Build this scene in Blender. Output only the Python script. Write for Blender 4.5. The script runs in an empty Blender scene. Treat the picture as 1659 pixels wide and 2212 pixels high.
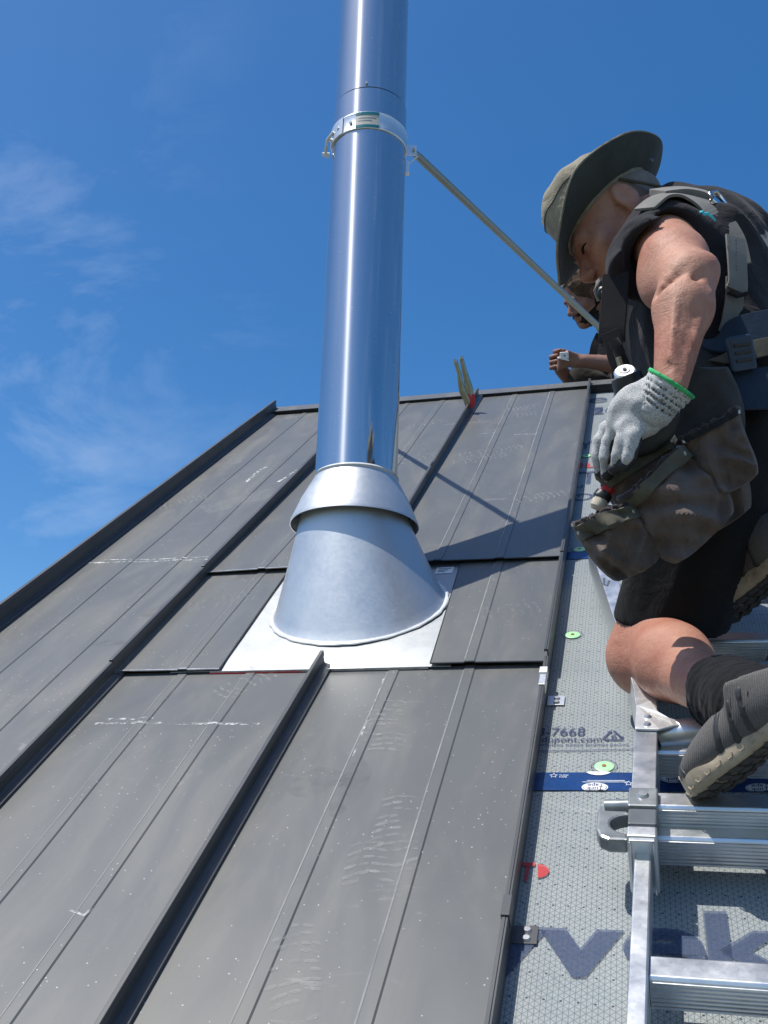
import bpy, bmesh, math, random
import numpy as np
from mathutils import Vector, Matrix
random.seed(7)
R = math.radians
scene = bpy.context.scene
# ---------------------------------------------------------------- camera
SLOPE = 0.664491
CS, SN = math.cos(SLOPE), math.sin(SLOPE)
def W(u, v, n=0.0):                       # roof frame (along ridge, up slope, off the roof) -> world
    return Vector((u, v * CS - n * SN, v * SN + n * CS))
PITCH, YAW, ROLL, FPX = 0.339657, 0.258047, 0.029852, 2316.96
CAM = W(0.207766, -1.880926, 0.943022)
_f = Vector((-math.sin(YAW) * math.cos(PITCH), math.cos(YAW) * math.cos(PITCH), math.sin(PITCH)))
_r = Vector((math.cos(YAW), math.sin(YAW), 0)); _u = _r.cross(_f)
RT = _r * math.cos(ROLL) + _u * math.sin(ROLL); UP = -_r * math.sin(ROLL) + _u * math.cos(ROLL); FW = _f
cd = bpy.data.cameras.new('camera'); cam = bpy.data.objects.new('camera', cd); scene.collection.objects.link(cam)
m3 = Matrix((RT, UP, -FW)).transposed()
cam.matrix_world = Matrix.Translation(CAM) @ m3.to_4x4()
cd.sensor_fit = 'VERTICAL'; cd.sensor_height = 24.0; cd.sensor_width = 18.0
cd.lens = 24.0 * FPX / 2212.0; cd.clip_start = 0.05; cd.clip_end = 6000
scene.camera = cam
# ---------------------------------------------------------------- world, sun, exposure
SUN = Vector((-0.342, -0.262, 0.902)).normalized()
wd = bpy.data.worlds.new('World'); scene.world = wd; wd.use_nodes = True
nt = wd.node_tree; nt.nodes.clear()
out = nt.nodes.new('ShaderNodeOutputWorld'); bg = nt.nodes.new('ShaderNodeBackground')
sky = nt.nodes.new('ShaderNodeTexSky'); sky.sky_type = 'NISHITA'; sky.sun_disc = False
sky.sun_elevation = math.asin(SUN.z); sky.sun_rotation = math.atan2(SUN.x, SUN.y)
sky.altitude = 900; sky.air_density = 1.0; sky.dust_density = 2.4; sky.ozone_density = 2.0
bg.inputs['Strength'].default_value = 0.15
# thin cirrus: one stretched noise law over the whole sky dome
tc = nt.nodes.new('ShaderNodeTexCoord'); mp = nt.nodes.new('ShaderNodeMapping')
mp.inputs['Rotation'].default_value = (R(18), R(-24), R(30)); mp.inputs['Scale'].default_value = (1.9, 6.0, 7.2); mp.inputs['Location'].default_value = (0.12, 7.54, 2.33)
nz = nt.nodes.new('ShaderNodeTexNoise'); nz.inputs['Scale'].default_value = 1.5; nz.inputs['Detail'].default_value = 9; nz.inputs['Roughness'].default_value = 0.60; nz.inputs['Distortion'].default_value = 0.35
nz2 = nt.nodes.new('ShaderNodeTexNoise'); nz2.inputs['Scale'].default_value = 1.1; nz2.inputs['Detail'].default_value = 2
cr = nt.nodes.new('ShaderNodeMapRange'); cr.inputs[1].default_value = 0.50; cr.inputs[2].default_value = 0.85; cr.inputs[3].default_value = 0.0; cr.inputs[4].default_value = 1.0
cr2 = nt.nodes.new('ShaderNodeMapRange'); cr2.inputs[1].default_value = 0.42; cr2.inputs[2].default_value = 0.62; cr2.inputs[3].default_value = 0.0; cr2.inputs[4].default_value = 0.46
mul = nt.nodes.new('ShaderNodeMath'); mul.operation = 'MULTIPLY'
mixc = nt.nodes.new('ShaderNodeMixRGB'); mixc.inputs[2].default_value = (4.6, 5.4, 6.8, 1)
L = nt.links
L.new(tc.outputs['Generated'], mp.inputs[0]); L.new(mp.outputs[0], nz.inputs['Vector']); mp2 = nt.nodes.new('ShaderNodeMapping'); mp2.inputs['Location'].default_value = (0.12, 7.54, 2.33); L.new(tc.outputs['Generated'], mp2.inputs[0]); L.new(mp2.outputs[0], nz2.inputs['Vector'])
L.new(nz.outputs['Fac'], cr.inputs[0]); L.new(nz2.outputs['Fac'], cr2.inputs[0]); L.new(cr.outputs[0], mul.inputs[0]); L.new(cr2.outputs[0], mul.inputs[1])
hsv = nt.nodes.new('ShaderNodeHueSaturation'); hsv.inputs['Saturation'].default_value = 1.38; hsv.inputs['Value'].default_value = 1.10
L.new(sky.outputs[0], hsv.inputs['Color']); L.new(hsv.outputs[0], mixc.inputs[1])
L.new(mul.outputs[0], mixc.inputs[0]); L.new(mixc.outputs[0], bg.inputs['Color']); L.new(bg.outputs[0], out.inputs[0])
sd = bpy.data.lights.new('sun', 'SUN'); sd.energy = 5.0; sd.angle = R(0.53); sd.color = (1.0, 0.955, 0.88)
so = bpy.data.objects.new('sun', sd); scene.collection.objects.link(so)
so.rotation_euler = (-SUN).to_track_quat('-Z', 'Y').to_euler(); so.location = (-3, -4, 9)
vs = scene.view_settings; vs.view_transform = 'Standard'; vs.look = 'None'; vs.exposure = 0.0; vs.gamma = 1.0
scene.render.engine = 'CYCLES'; scene.cycles.max_bounces = 8
# ---------------------------------------------------------------- helpers
def ray(x, y): return FW * FPX + RT * (x - 829.5) + UP * (1106.0 - y)
def at(x, y, d): return CAM + ray(x, y) * (d / FPX)            # a point seen at (x, y), d metres along the optical axis
def roof_at(x, y, n=0.0):                                       # (u, v) on the plane n above the roof
    N = W(0, 0, 1); d = ray(x, y); t = (n - CAM.dot(N)) / d.dot(N); P = CAM + d * t
    return P.x, P.y * CS + P.z * SN
def link(o, parent=None):
    scene.collection.objects.link(o)
    if parent is not None:
        o.parent = parent
        M = Matrix.Translation(parent.location); q = parent.parent
        while q is not None: M = M; q = q.parent
        o.matrix_parent_inverse = parent['_inv_m'] if False else inv_of(parent)
    return o
_worlds = {}
def inv_of(p): return _worlds.get(p.name, Matrix.Identity(4)).inverted()
def thing(name, label, cat, loc, group=None):
    o = bpy.data.objects.new(name, None); o.location = loc; o.empty_display_size = 0.1
    scene.collection.objects.link(o); _worlds[o.name] = Matrix.Translation(loc)
    o['label'] = label; o['category'] = cat
    if group: o['group'] = group
    return o
def tag(o, label, cat, group=None):
    o['label'] = label; o['category'] = cat
    if group: o['group'] = group
    return o
class MB:
    def __init__(s): s.v = []; s.f = []; s.uv = None
    def add(s, vs, fs):
        b = len(s.v); s.v += [tuple(p) for p in vs]; s.f += [tuple(b + i for i in f) for f in fs]; return s
    def prism(s, bottom, top):
        n = len(bottom)
        return s.add(list(bottom) + list(top), [tuple(range(n - 1, -1, -1)), tuple(range(n, 2 * n))] + [(i, (i + 1) % n, n + (i + 1) % n, n + i) for i in range(n)])
    def rbox(s, u0, u1, v0, v1, n0, n1):                         # box in the roof frame
        q = lambda n: [W(u0, v0, n), W(u1, v0, n), W(u1, v1, n), W(u0, v1, n)]
        return s.prism(q(n0), q(n1))
    def obox(s, c, ax, ay, az, hx, hy, hz):
        q = lambda k: [c + ax * (sx * hx) + ay * (sy * hy) + az * (k * hz) for sx, sy in ((-1, -1), (1, -1), (1, 1), (-1, 1))]
        return s.prism(q(-1), q(1))
    def tube(s, pts, rad, seg=12, caps=True, flat=1.0, upv=None):
        pts = [Vector(p) for p in pts]; rings = []
        ref = Vector(upv) if upv is not None else Vector((0.3, 0.2, 1)); prev = None
        for i, p in enumerate(pts):
            t = (pts[min(i + 1, len(pts) - 1)] - pts[max(i - 1, 0)]).normalized()
            a = ref - t * ref.dot(t)
            if a.length < 1e-4: a = Vector((1, 0.1, 0)) - t * t.x
            a.normalize(); b = t.cross(a)
            r = rad[i] if isinstance(rad, (list, tuple)) else rad
            rings.append([p + a * (math.cos(2 * math.pi * k / seg) * r) + b * (math.sin(2 * math.pi * k / seg) * r * flat) for k in range(seg)])
        return s.loft(rings, caps)
    def loft(s, rings, caps=True):
        n = len(rings[0]); vs = [p for r in rings for p in r]; fs = []
        for j in range(len(rings) - 1):
            for k in range(n): fs.append((j * n + k, j * n + (k + 1) % n, (j + 1) * n + (k + 1) % n, (j + 1) * n + k))
        if caps: fs.append(tuple(range(n - 1, -1, -1))); fs.append(tuple((len(rings) - 1) * n + k for k in range(n)))
        return s.add(vs, fs)
    def grid(s, rows):
        n = len(rows[0]); vs = [p for r in rows for p in r]
        return s.add(vs, [(j * n + k, j * n + k + 1, (j + 1) * n + k + 1, (j + 1) * n + k) for j in range(len(rows) - 1) for k in range(n - 1)])
    def build(s, name, mat, parent=None, smooth=False, bevel=0, solid=0, uv=False, sub=0, angle=40):
        me = bpy.data.meshes.new(name); me.from_pydata(s.v, [], s.f)
        if not solid:
            bm = bmesh.new(); bm.from_mesh(me); bmesh.ops.recalc_face_normals(bm, faces=bm.faces); bm.to_mesh(me); bm.free()
        me.update()
        if smooth:
            for p in me.polygons: p.use_smooth = True
            if angle < 180: me.set_sharp_from_angle(angle=R(angle))
        if uv:
            lay = me.uv_layers.new(name='uv')
            for l in me.loops:
                p = Vector(me.vertices[l.vertex_index].co); lay.data[l.index].uv = (p.x, p.y * CS + p.z * SN)
        if mat: me.materials.append(mat)
        o = bpy.data.objects.new(name, me); link(o, parent)
        if solid:
            m = o.modifiers.new('solid', 'SOLIDIFY'); m.thickness = solid; m.offset = -1
            m = o.modifiers.new('split', 'EDGE_SPLIT'); m.split_angle = R(35)
        if bevel:
            m = o.modifiers.new('bevel', 'BEVEL'); m.width = bevel; m.segments = 2; m.limit_method = 'ANGLE'; m.angle_limit = R(35); m.harden_normals = False
        if sub:
            m = o.modifiers.new('sub', 'SUBSURF'); m.levels = sub; m.render_levels = sub
        return o
# ---------------------------------------------------------------- materials
class NT:
    def __init__(s, name):
        s.m = bpy.data.materials.new(name); s.m.use_nodes = True; s.t = s.m.node_tree; s.t.nodes.clear()
        s.out = s.n('ShaderNodeOutputMaterial'); s.b = s.n('ShaderNodeBsdfPrincipled'); s.l(s.b.outputs[0], s.out.inputs[0])
    def n(s, k, **kw):
        x = s.t.nodes.new(k)
        for a, b in kw.items():
            if hasattr(x, a): setattr(x, a, b)
            else: x.inputs[a].default_value = b
        return x
    def l(s, a, b): s.t.links.new(a, b)
    def set(s, **kw):
        for a, b in kw.items(): s.b.inputs[a.replace('_', ' ')].default_value = b
    def math(s, op, a, b=None, c=None, clamp=False):
        x = s.n('ShaderNodeMath'); x.operation = op; x.use_clamp = clamp
        for i, q in enumerate((a, b, c)):
            if q is None: continue
            if isinstance(q, (int, float)): x.inputs[i].default_value = q
            else: s.l(q, x.inputs[i])
        return x.outputs[0]
    def coord(s, kind='Object'): return s.n('ShaderNodeTexCoord').outputs[kind]
    def noise(s, scale, vec=None, detail=4, rough=0.55, dist=0.0, sc=None, loc=(0, 0, 0)):
        x = s.n('ShaderNodeTexNoise'); x.inputs['Scale'].default_value = scale; x.inputs['Detail'].default_value = detail
        x.inputs['Roughness'].default_value = rough; x.inputs['Distortion'].default_value = dist
        vec = vec or s.coord()
        if sc or loc != (0, 0, 0):
            mp = s.n('ShaderNodeMapping'); mp.inputs['Scale'].default_value = sc or (1, 1, 1); mp.inputs['Location'].default_value = loc
            s.l(vec, mp.inputs[0]); vec = mp.outputs[0]
        s.l(vec, x.inputs['Vector']); return x.outputs['Fac']
    def rng(s, v, a, b, c=0.0, d=1.0):
        x = s.n('ShaderNodeMapRange'); s.l(v, x.inputs[0])
        for i, q in enumerate((a, b, c, d)): x.inputs[i + 1].default_value = q
        return x.outputs[0]
    def mix(s, f, a, b):
        x = s.n('ShaderNodeMixRGB')
        for i, q in enumerate((f, a, b)):
            if isinstance(q, (int, float)): x.inputs[i].default_value = q
            elif isinstance(q, tuple): x.inputs[i].default_value = q if len(q) == 4 else q + (1,)
            else: s.l(q, x.inputs[i])
        return x.outputs[0]
    def bump(s, h, st=0.3, dist=0.01, nrm=None):
        x = s.n('ShaderNodeBump'); x.inputs['Strength'].default_value = st; x.inputs['Distance'].default_value = dist
        s.l(h, x.inputs['Height'])
        if nrm is not None: s.l(nrm, x.inputs['Normal'])
        s.l(x.outputs[0], s.b.inputs['Normal']); return x.outputs[0]
    def col(s, q):
        if isinstance(q, tuple): s.b.inputs['Base Color'].default_value = q if len(q) == 4 else q + (1,)
        else: s.l(q, s.b.inputs['Base Color'])
    def rough(s, q): 
        if isinstance(q, (int, float)): s.b.inputs['Roughness'].default_value = q
        else: s.l(q, s.b.inputs['Roughness'])
def simple(name, c, rough=0.5, metal=0.0, var=0.25, sc=40, bump=0.0, bsc=200, spec=None, bdist=0.002):
    k = NT(name); k.set(Metallic=metal)
    if spec is not None: k.b.inputs['Specular IOR Level'].default_value = spec
    f = k.rng(k.noise(sc, detail=5), 0.3, 0.7)
    k.col(k.mix(f, tuple(x * (1 - var) for x in c), tuple(min(1, x * (1 + var)) for x in c)))
    k.rough(k.rng(k.noise(sc * 0.6, detail=3), 0.3, 0.7, max(0.02, rough - 0.08), min(1, rough + 0.08)))
    if bump: k.bump(k.noise(bsc, detail=3), bump, bdist)
    return k.m
def fabric(name, c, var=0.3, sheen=0.3, weave=900, crease=0.5):
    k = NT(name); k.set(Roughness=0.9, Sheen_Weight=sheen, Sheen_Roughness=0.5); k.b.inputs['Specular IOR Level'].default_value = 0.15
    f = k.rng(k.noise(14, detail=7, rough=0.65), 0.3, 0.7)
    k.col(k.mix(f, tuple(x * (1 - var) for x in c), tuple(x * (1 + var) for x in c)))
    b1 = k.bump(k.noise(22, detail=4, dist=0.8), crease, 0.012)
    k.bump(k.noise(weave, detail=1), 0.35, 0.0012, b1)
    return k.m
M = {}
def roof_mat(name, base=(0.106, 0.111, 0.110)):
    k = NT(name); uv = k.coord('UV')
    big = k.noise(2.2, uv, detail=5, rough=0.6)
    smear = k.noise(3.0, uv, detail=6, rough=0.65, dist=0.6, sc=(3.2, 0.8, 1))
    fine = k.noise(60, uv, detail=3)
    scuff = k.noise(7, uv, detail=9, rough=0.72, dist=1.4, sc=(1, 2.4, 1), loc=(3, 1, 0))
    mask = k.noise(2.6, uv, detail=2, loc=(7, 2, 0))
    c = k.mix(k.rng(big, 0.3, 0.7), tuple(x * 0.93 for x in base), tuple(x * 1.06 for x in base))
    c = k.mix(k.rng(smear, 0.47, 0.72, 0, 0.34), c, (0.19, 0.18, 0.152))
    sm = k.math('MULTIPLY', k.rng(scuff, 0.60, 0.72), k.rng(mask, 0.52, 0.66), clamp=True)
    c = k.mix(k.math('MULTIPLY', sm, 0.42), c, (0.42, 0.42, 0.40))
    # small white flecks of swarf and dust
    vo = k.n('ShaderNodeTexVoronoi'); vo.inputs['Scale'].default_value = 75; k.l(uv, vo.inputs['Vector'])
    fl = k.math('LESS_THAN', vo.outputs['Distance'], 0.085)
    vo2 = k.noise(5, uv, detail=2, loc=(1, 5, 0))
    fl = k.math('MULTIPLY', fl, k.rng(vo2, 0.44, 0.56), clamp=True)
    c = k.mix(k.math('MULTIPLY', fl, 0.65), c, (0.62, 0.63, 0.62))
    k.col(c)
    r = k.math('ADD', k.rng(smear, 0.3, 0.75, 0.36, 0.50), k.math('MULTIPLY', sm, 0.2))
    k.rough(r); k.b.inputs['Specular IOR Level'].default_value = 0.5
    b = k.bump(k.noise(1.7, uv, detail=2, sc=(2.5, 1, 1)), 0.30, 0.02)
    k.bump(fine, 0.03, 0.001, b)
    return k.m
M['roof'] = roof_mat('painted_steel')
M['seam'] = simple('painted_steel_seam', (0.062, 0.065, 0.068), 0.42, var=0.12, sc=12)
M['hem'] = simple('bare_hem', (0.5, 0.51, 0.52), 0.35, metal=0.7, var=0.2, sc=60)
M['dark'] = simple('dark_gap', (0.02, 0.02, 0.022), 0.6)
def mem_mat():
    k = NT('underlayment_sheet'); uv = k.coord('UV')
    sep = k.n('ShaderNodeSeparateXYZ'); k.l(uv, sep.inputs[0]); X, Y = sep.outputs[0], sep.outputs[1]
    P = 0.0068
    def lines(v, w):
        fr = k.math('FRACT', k.math('DIVIDE', v, P)); d = k.math('ABSOLUTE', k.math('SUBTRACT', fr, 0.5))
        return k.rng(d, 0.5 - w, 0.5 - w * 0.4)
    s3 = 0.5 / math.cos(R(30)) * 2
    a = lines(X, 0.10)
    b = lines(k.math('ADD', k.math('MULTIPLY', X, 0.5), k.math('MULTIPLY', Y, 0.62)), 0.085)
    c2 = lines(k.math('SUBTRACT', k.math('MULTIPLY', X, 0.5), k.math('MULTIPLY', Y, 0.62)), 0.085)
    ln = k.math('MAXIMUM', a, k.math('MAXIMUM', b, c2))
    # perforation dots, staggered
    dx = k.math('SUBTRACT', k.math('FRACT', k.math('DIVIDE', X, P * 3)), 0.5)
    dy = k.math('SUBTRACT', k.math('FRACT', k.math('DIVIDE', k.math('ADD', Y, k.math('MULTIPLY', X, 0.06)), 0.043)), 0.5)
    dd = k.math('ADD', k.math('POWER', k.math('MULTIPLY', dx, P * 3), 2), k.math('POWER', k.math('MULTIPLY', dy, 0.043), 2))
    dot = k.math('LESS_THAN', dd, 0.0016 ** 2)
    n1 = k.noise(6, uv, detail=5); n2 = k.noise(45, uv, detail=4)
    base = k.mix(k.rng(n1, 0.3, 0.7), (0.255, 0.275, 0.270), (0.31, 0.328, 0.32))
    base = k.mix(k.rng(n2, 0.4, 0.7, 0, 0.25), base, (0.25, 0.29, 0.29))
    c = k.mix(k.math('MULTIPLY', ln, 0.80), base, (0.075, 0.11, 0.135))
    c = k.mix(dot, c, (0.03, 0.04, 0.06))
    k.col(c); k.rough(0.5); k.b.inputs['Specular IOR Level'].default_value = 0.35
    b1 = k.bump(k.noise(7, uv, detail=5, sc=(1, 1.8, 1), dist=.6), 0.5, 0.014); k.bump(ln, 0.15, 0.0006, b1)
    return k.m
M['mem'] = mem_mat()
def print_mat(name, c, alpha=0.8):
    k = NT(name); k.col(c); k.rough(0.55); k.b.inputs['Specular IOR Level'].default_value = 0.3
    uv = k.coord('Object'); k.l(k.rng(k.noise(160, uv, detail=3), 0.25, 0.6, alpha * 0.75, alpha), k.b.inputs['Alpha']); return k.m
M['ink'] = print_mat('blue_ink', (0.045, 0.070, 0.140), 0.74); M['red_ink'] = print_mat('red_ink', (0.52, 0.045, 0.05), 0.85)
M['ink2'] = print_mat('small_blue_ink', (0.022, 0.035, 0.11), 0.85)
def dust_mat(name, c=(0.5, 0.5, 0.48), a0=0.0, a1=0.34, lo=0.38, hi=0.66, sc=110):
    k = NT(name); k.col(c); k.rough(0.9); k.l(k.rng(k.noise(sc, detail=4, rough=0.7), lo, hi, a0, a1), k.b.inputs['Alpha']); return k.m
M['dust'] = dust_mat('boot_dust', (0.42, 0.42, 0.40), 0.0, 0.38, 0.34, 0.68, 45); M['chalk'] = dust_mat('glue_residue', (0.72, 0.73, 0.72), 0.0, 0.75, 0.46, 0.64, 60)
M['dust_soft'] = dust_mat('faint_dust', (0.5, 0.5, 0.47), 0.0, 0.16, 0.35, 0.7, 60)
M['damp'] = dust_mat('dark_smudge', (0.06, 0.062, 0.062), 0.0, 0.15, 0.38, 0.68, 30)
def steel_mat():
    k = NT('polished_stainless'); k.set(Metallic=1.0); n = k.noise(5, detail=6, rough=0.6, sc=(1, 1, 0.15)); sp = k.noise(140, detail=2)
    k.col(k.mix(k.rng(n, 0.3, 0.7), (0.40, 0.46, 0.50), (0.45, 0.51, 0.55)))
    k.rough(k.math('ADD', k.rng(n, 0.3, 0.7, 0.035, 0.06), k.rng(sp, 0.72, 0.78, 0, 0.35)))
    b = k.bump(k.noise(3.2, detail=3, sc=(1, 1, 0.3)), 0.085, 0.01)
    h = k.n('ShaderNodeBsdfPrincipled'); h.inputs['Metallic'].default_value = 1.0; h.inputs['Base Color'].default_value = (0.92, 0.94, 0.97, 1); h.inputs['Roughness'].default_value = 0.40; h.inputs['Anisotropic'].default_value = 0.97; h.inputs['Anisotropic Rotation'].default_value = 0.25
    tg = k.n('ShaderNodeTangent'); tg.direction_type = 'RADIAL'; tg.axis = 'Z'; k.l(tg.outputs[0], h.inputs['Tangent'])
    k.l(b, h.inputs['Normal']); mx = k.n('ShaderNodeMixShader'); k.l(k.rng(n, 0.3, 0.7, 0.11, 0.17), mx.inputs[0]); k.l(k.b.outputs[0], mx.inputs[1]); k.l(h.outputs[0], mx.inputs[2]); k.l(mx.outputs[0], k.out.inputs[0])
    return k.m
M['steel'] = steel_mat()
def galv_mat(name, rough=0.43, c=(0.58, 0.61, 0.625)):
    k = NT(name); k.set(Metallic=0.7)
    vo = k.n('ShaderNodeTexVoronoi'); vo.inputs['Scale'].default_value = 150; k.l(k.coord(), vo.inputs['Vector'])
    g = k.n('ShaderNodeRGBToBW'); k.l(vo.outputs['Color'], g.inputs[0])
    n = k.noise(9, detail=7, rough=0.7); f = k.math('ADD', k.math('MULTIPLY', g.outputs[0], 0.35), k.math('MULTIPLY', k.rng(n, 0.3, 0.7), 0.65))
    k.col(k.mix(f, tuple(x * 0.94 for x in c), tuple(min(1, x * 1.05) for x in c)))
    k.rough(k.math('ADD', k.math('MULTIPLY', g.outputs[0], 0.07), k.rng(n, 0.3, 0.7, rough - 0.05, rough + 0.06)))
    k.bump(k.noise(3.5, detail=3), 0.08, 0.02); return k.m
M['galv'] = galv_mat('galvanised_steel'); M['galv2'] = galv_mat('galvanised_plate', 0.5, (0.43, 0.45, 0.46))
M['zinc'] = galv_mat('zinc_band', 0.33, (0.72, 0.74, 0.75)); M['strut'] = simple('zinc_tube', (0.30, 0.32, 0.285), .42, metal=.5, var=.04, sc=6)
def alu_mat():
    k = NT('ladder_aluminium'); k.set(Metallic=0.9); n = k.noise(18, detail=6, rough=0.7); s_ = k.noise(300, detail=2, sc=(0.05, 1, 1))
    k.col(k.mix(k.rng(n, 0.3, 0.7), (0.58, 0.60, 0.61), (0.72, 0.74, 0.75))); k.rough(k.rng(n, 0.3, 0.7, 0.27, 0.44)); k.bump(s_, 0.06, 0.0006); return k.m
M['alu'] = alu_mat()
M['plastic'] = simple('grey_plastic', (0.105, 0.115, 0.125), 0.42, var=0.1); M['lock'] = simple('cast_lock_metal', (0.27, 0.29, 0.295), 0.38, metal=0.55, var=0.2)
M['black'] = simple('black_plastic', (0.018, 0.018, 0.02), 0.4, var=0.2)
M['tape'] = simple('blue_tape', (0.006, 0.040, 0.15), 0.28, var=0.15, sc=25, bump=0.25, bsc=30, bdist=0.004)
M['white'] = simple('white_print', (0.78, 0.79, 0.78), 0.5, var=0.05); M['whitef'] = print_mat('worn_white_print', (0.7, 0.74, 0.78), 0.8)
M['green'] = simple('green_cap', (0.36, 0.68, 0.36), 0.45, var=0.08); M['rust'] = simple('rusty_nail', (0.28, 0.10, 0.03), 0.7)
M['teal'] = simple('teal_label', (0.0, 0.16, 0.20), 0.35, var=0.05); M['label'] = simple('silver_label', (0.55, 0.53, 0.45), 0.4, var=0.1, sc=90)
M['red'] = simple('red_plastic', (0.55, 0.03, 0.035), 0.4, var=0.1); M['plier'] = simple('plated_plier_steel', (0.36, 0.34, 0.24), 0.34, metal=0.85, var=0.2)
M['sealant'] = simple('clear_sealant', (0.62, 0.64, 0.63), 0.3, var=0.08)
M['wall'] = simple('board_wall', (0.36, 0.34, 0.30), 0.8, sc=3); M['wood'] = simple('timber', (0.33, 0.23, 0.14), 0.75, sc=8)
def ground_mat():
    k = NT('yard_ground'); n = k.noise(0.4, detail=8); k.col(k.mix(k.rng(n, 0.35, 0.65), (0.05, 0.085, 0.03), (0.16, 0.13, 0.09))); k.rough(0.95); return k.m
M['ground'] = ground_mat()
# ---------------------------------------------------------------- ground
g = MB().add([(-900, -900, -4.6), (900, -900, -4.6), (900, 900, -4.6), (-900, 900, -4.6)], [(0, 1, 2, 3)]).build('ground', M['ground'])
g['kind'] = 'structure'
# ---------------------------------------------------------------- house and roof
PW_ = 0.457; VR = 2.55; VE = -2.6
house = thing('house', 'house with a steep dark grey standing seam metal roof, half covered', 'house', (1.0, 2.0, -4.6))
RIDGE_Z = VR * SN; RIDGE_Y = VR * CS; UL, URR = -1.375, 4.2
bY = 2 * RIDGE_Y - VE * CS; eZ = VE * SN
mb = MB()                                                       # gable-ended walls below the roof
y0, y1 = VE * CS + 0.25, bY - 0.25
for x in (UL + 0.2, URR - 0.2):
    s_ = 0.1 if x < 0 else -0.1
    pr = [(y0, -4.6), (y1, -4.6), (y1, eZ), (RIDGE_Y, RIDGE_Z - 0.34), (y0, eZ)]
    MB().prism([(x, a, b) for a, b in pr], [(x + s_, a, b) for a, b in pr]).build('gable_wall', M['wall'], house)
for y in (y0, y1):
    MB().obox(Vector(((UL + URR) / 2, y, (eZ - 4.6) / 2)), Vector((1, 0, 0)), Vector((0, 1, 0)), Vector((0, 0, 1)), (URR - UL) / 2 - 0.21, 0.06, (eZ + 4.6) / 2).build('wall', M['wall'], house)
mb = MB(); mb.prism([W(UL + .01, VE, -0.16), W(URR, VE, -0.16), W(URR, VR - 0.02, -0.16), W(UL + .01, VR - 0.02, -0.16)], [W(UL + .01, VE, -0.024), W(URR, VE, -0.024), W(URR, VR - .02, -0.024), W(UL + .01, VR - .02, -0.024)])
mb.build('roof_deck', M['wood'], house)
def Wb(u, v, n=0.0):
    p = W(u, v, n); return Vector((p.x, 2 * RIDGE_Y - p.y, p.z))
MB().prism([Wb(UL, VE, -0.14), Wb(URR, VE, -0.14), Wb(URR, VR - .02, -0.14), Wb(UL, VR - .02, -0.14)], [Wb(UL, VE), Wb(URR, VE), Wb(URR, VR - .02), Wb(UL, VR - .02)]).build('rear_roof_slope', M['roof'], house, uv=True)
# underlayment
NM = -0.020
rows = []
for j in range(61):
    v = VE + (VR - 0.01 - VE) * j / 60
    rows.append([W(-0.12 + (URR + 0.12) * (i / 46.0) ** 1.5, v, NM + 0.0006 * math.sin(9 * v + 0.6 * i) + 0.0004 * math.sin(23 * v + 1.7 * i)) for i in range(47)])
MB().grid(rows).build('underlayment', M['mem'], house, smooth=True, uv=True)
# panels
SURF = []
def surf_n(u, v):
    return max([f(u, v) for a, b, c, d, f in SURF if a <= u <= b and c <= v <= d] or [0.003])
def section(uL, uR, ribs=(1 / 3, 2 / 3)):
    c = [0.0]; hs = [0.0]
    for r_ in ribs:
        x = r_ * PW_
        c += [x - 0.0115, x - 0.009, x + 0.009, x + 0.0115]; hs += [0, 0.0021, 0.0021, 0]
    c += [PW_]; hs += [0]
    o = []
    us = sorted(set([0.0, uR - uL] + [q for q in c if 0 < q < uR - uL] + [k * 0.03 for k in range(1, int((uR - uL) / 0.03) + 1) if k * 0.03 < (uR - uL) - .004]))
    for q in us: o.append((uL + q, float(np.interp(q, c, hs))))
    return o
def panel(uL, uR, v0, v1, n0=0.0, n1=0.0, seed=0, lift=0.0, left=None, right=None, hem=True, ribs=(1 / 3, 2 / 3), off=0.0, dk=False):
    sec = section(uL, uR, ribs); nv = max(8, int((v1 - v0) / 0.05)); rows = []
    for j in range(nv + 1):
        v = v0 + (v1 - v0) * j / nv; t = j / nv; row = []
        for u, h in sec:
            a = left(v) if left else uL; b = right(v) if right else uR
            uu = min(max(u, a), b)
            w_ = math.sin(math.pi * (uu - uL) / (uR - uL))
            bow = 0.0016 * w_ * (math.sin(4.3 * v + seed) + 0.6 * math.sin(9.1 * v + 2.1 * seed))
            lf = lift * math.exp(-((v - v0) / 0.06)) * (0.5 + 0.5 * math.sin(5 * uu + seed)) if lift else 0
            row.append(W(uu, v, n0 + (n1 - n0) * t + h + bow + lf + off))
        rows.append(row)
    def surf(u, v):
        w_ = math.sin(math.pi * min(1, max(0, (u - uL) / (uR - uL)))); t = (v - v0) / (v1 - v0)
        lf = lift * math.exp(-((v - v0) / 0.06)) * (0.5 + 0.5 * math.sin(5 * u + seed)) if lift else 0
        return n0 + (n1 - n0) * t + off + lf + 0.0016 * w_ * (math.sin(4.3 * v + seed) + 0.6 * math.sin(9.1 * v + 2.1 * seed)) + float(np.interp(u, [q[0] for q in sec], [q[1] for q in sec])) + 0.0003
    SURF.append((uL, uR, v0, v1, surf))
    o = MB().grid(rows).build('roof_panel', M['roof'], house, smooth=True, uv=True, solid=0.0009, angle=12)
    if hem:
        e = rows[0]; d = W(0, -1, 0) * 0.0012
        hb = MB().loft([[p + d + W(0, 0, 1) * 0.0006, p + d - W(0, 0, 1) * 0.0018, p - d * 2 - W(0, 0, 1) * 0.0018, p - d * 2 + W(0, 0, 1) * 0.0006] for p in e])
        hb.build('hem', M['seam'] if dk else M['hem'], o)
    return o
U0, U1, U2, U3 = 0.0, -PW_, -2 * PW_, -3 * PW_
VB = 0.5337
p_rake = panel(U3, U2, VE, VR - 0.03, seed=1, hem=False)
p_low2 = panel(U2, U1, VE, 0.012, seed=2, hem=False)
p_low3 = panel(U1, U0, VE, 0.010, seed=3.1, hem=False)
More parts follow.
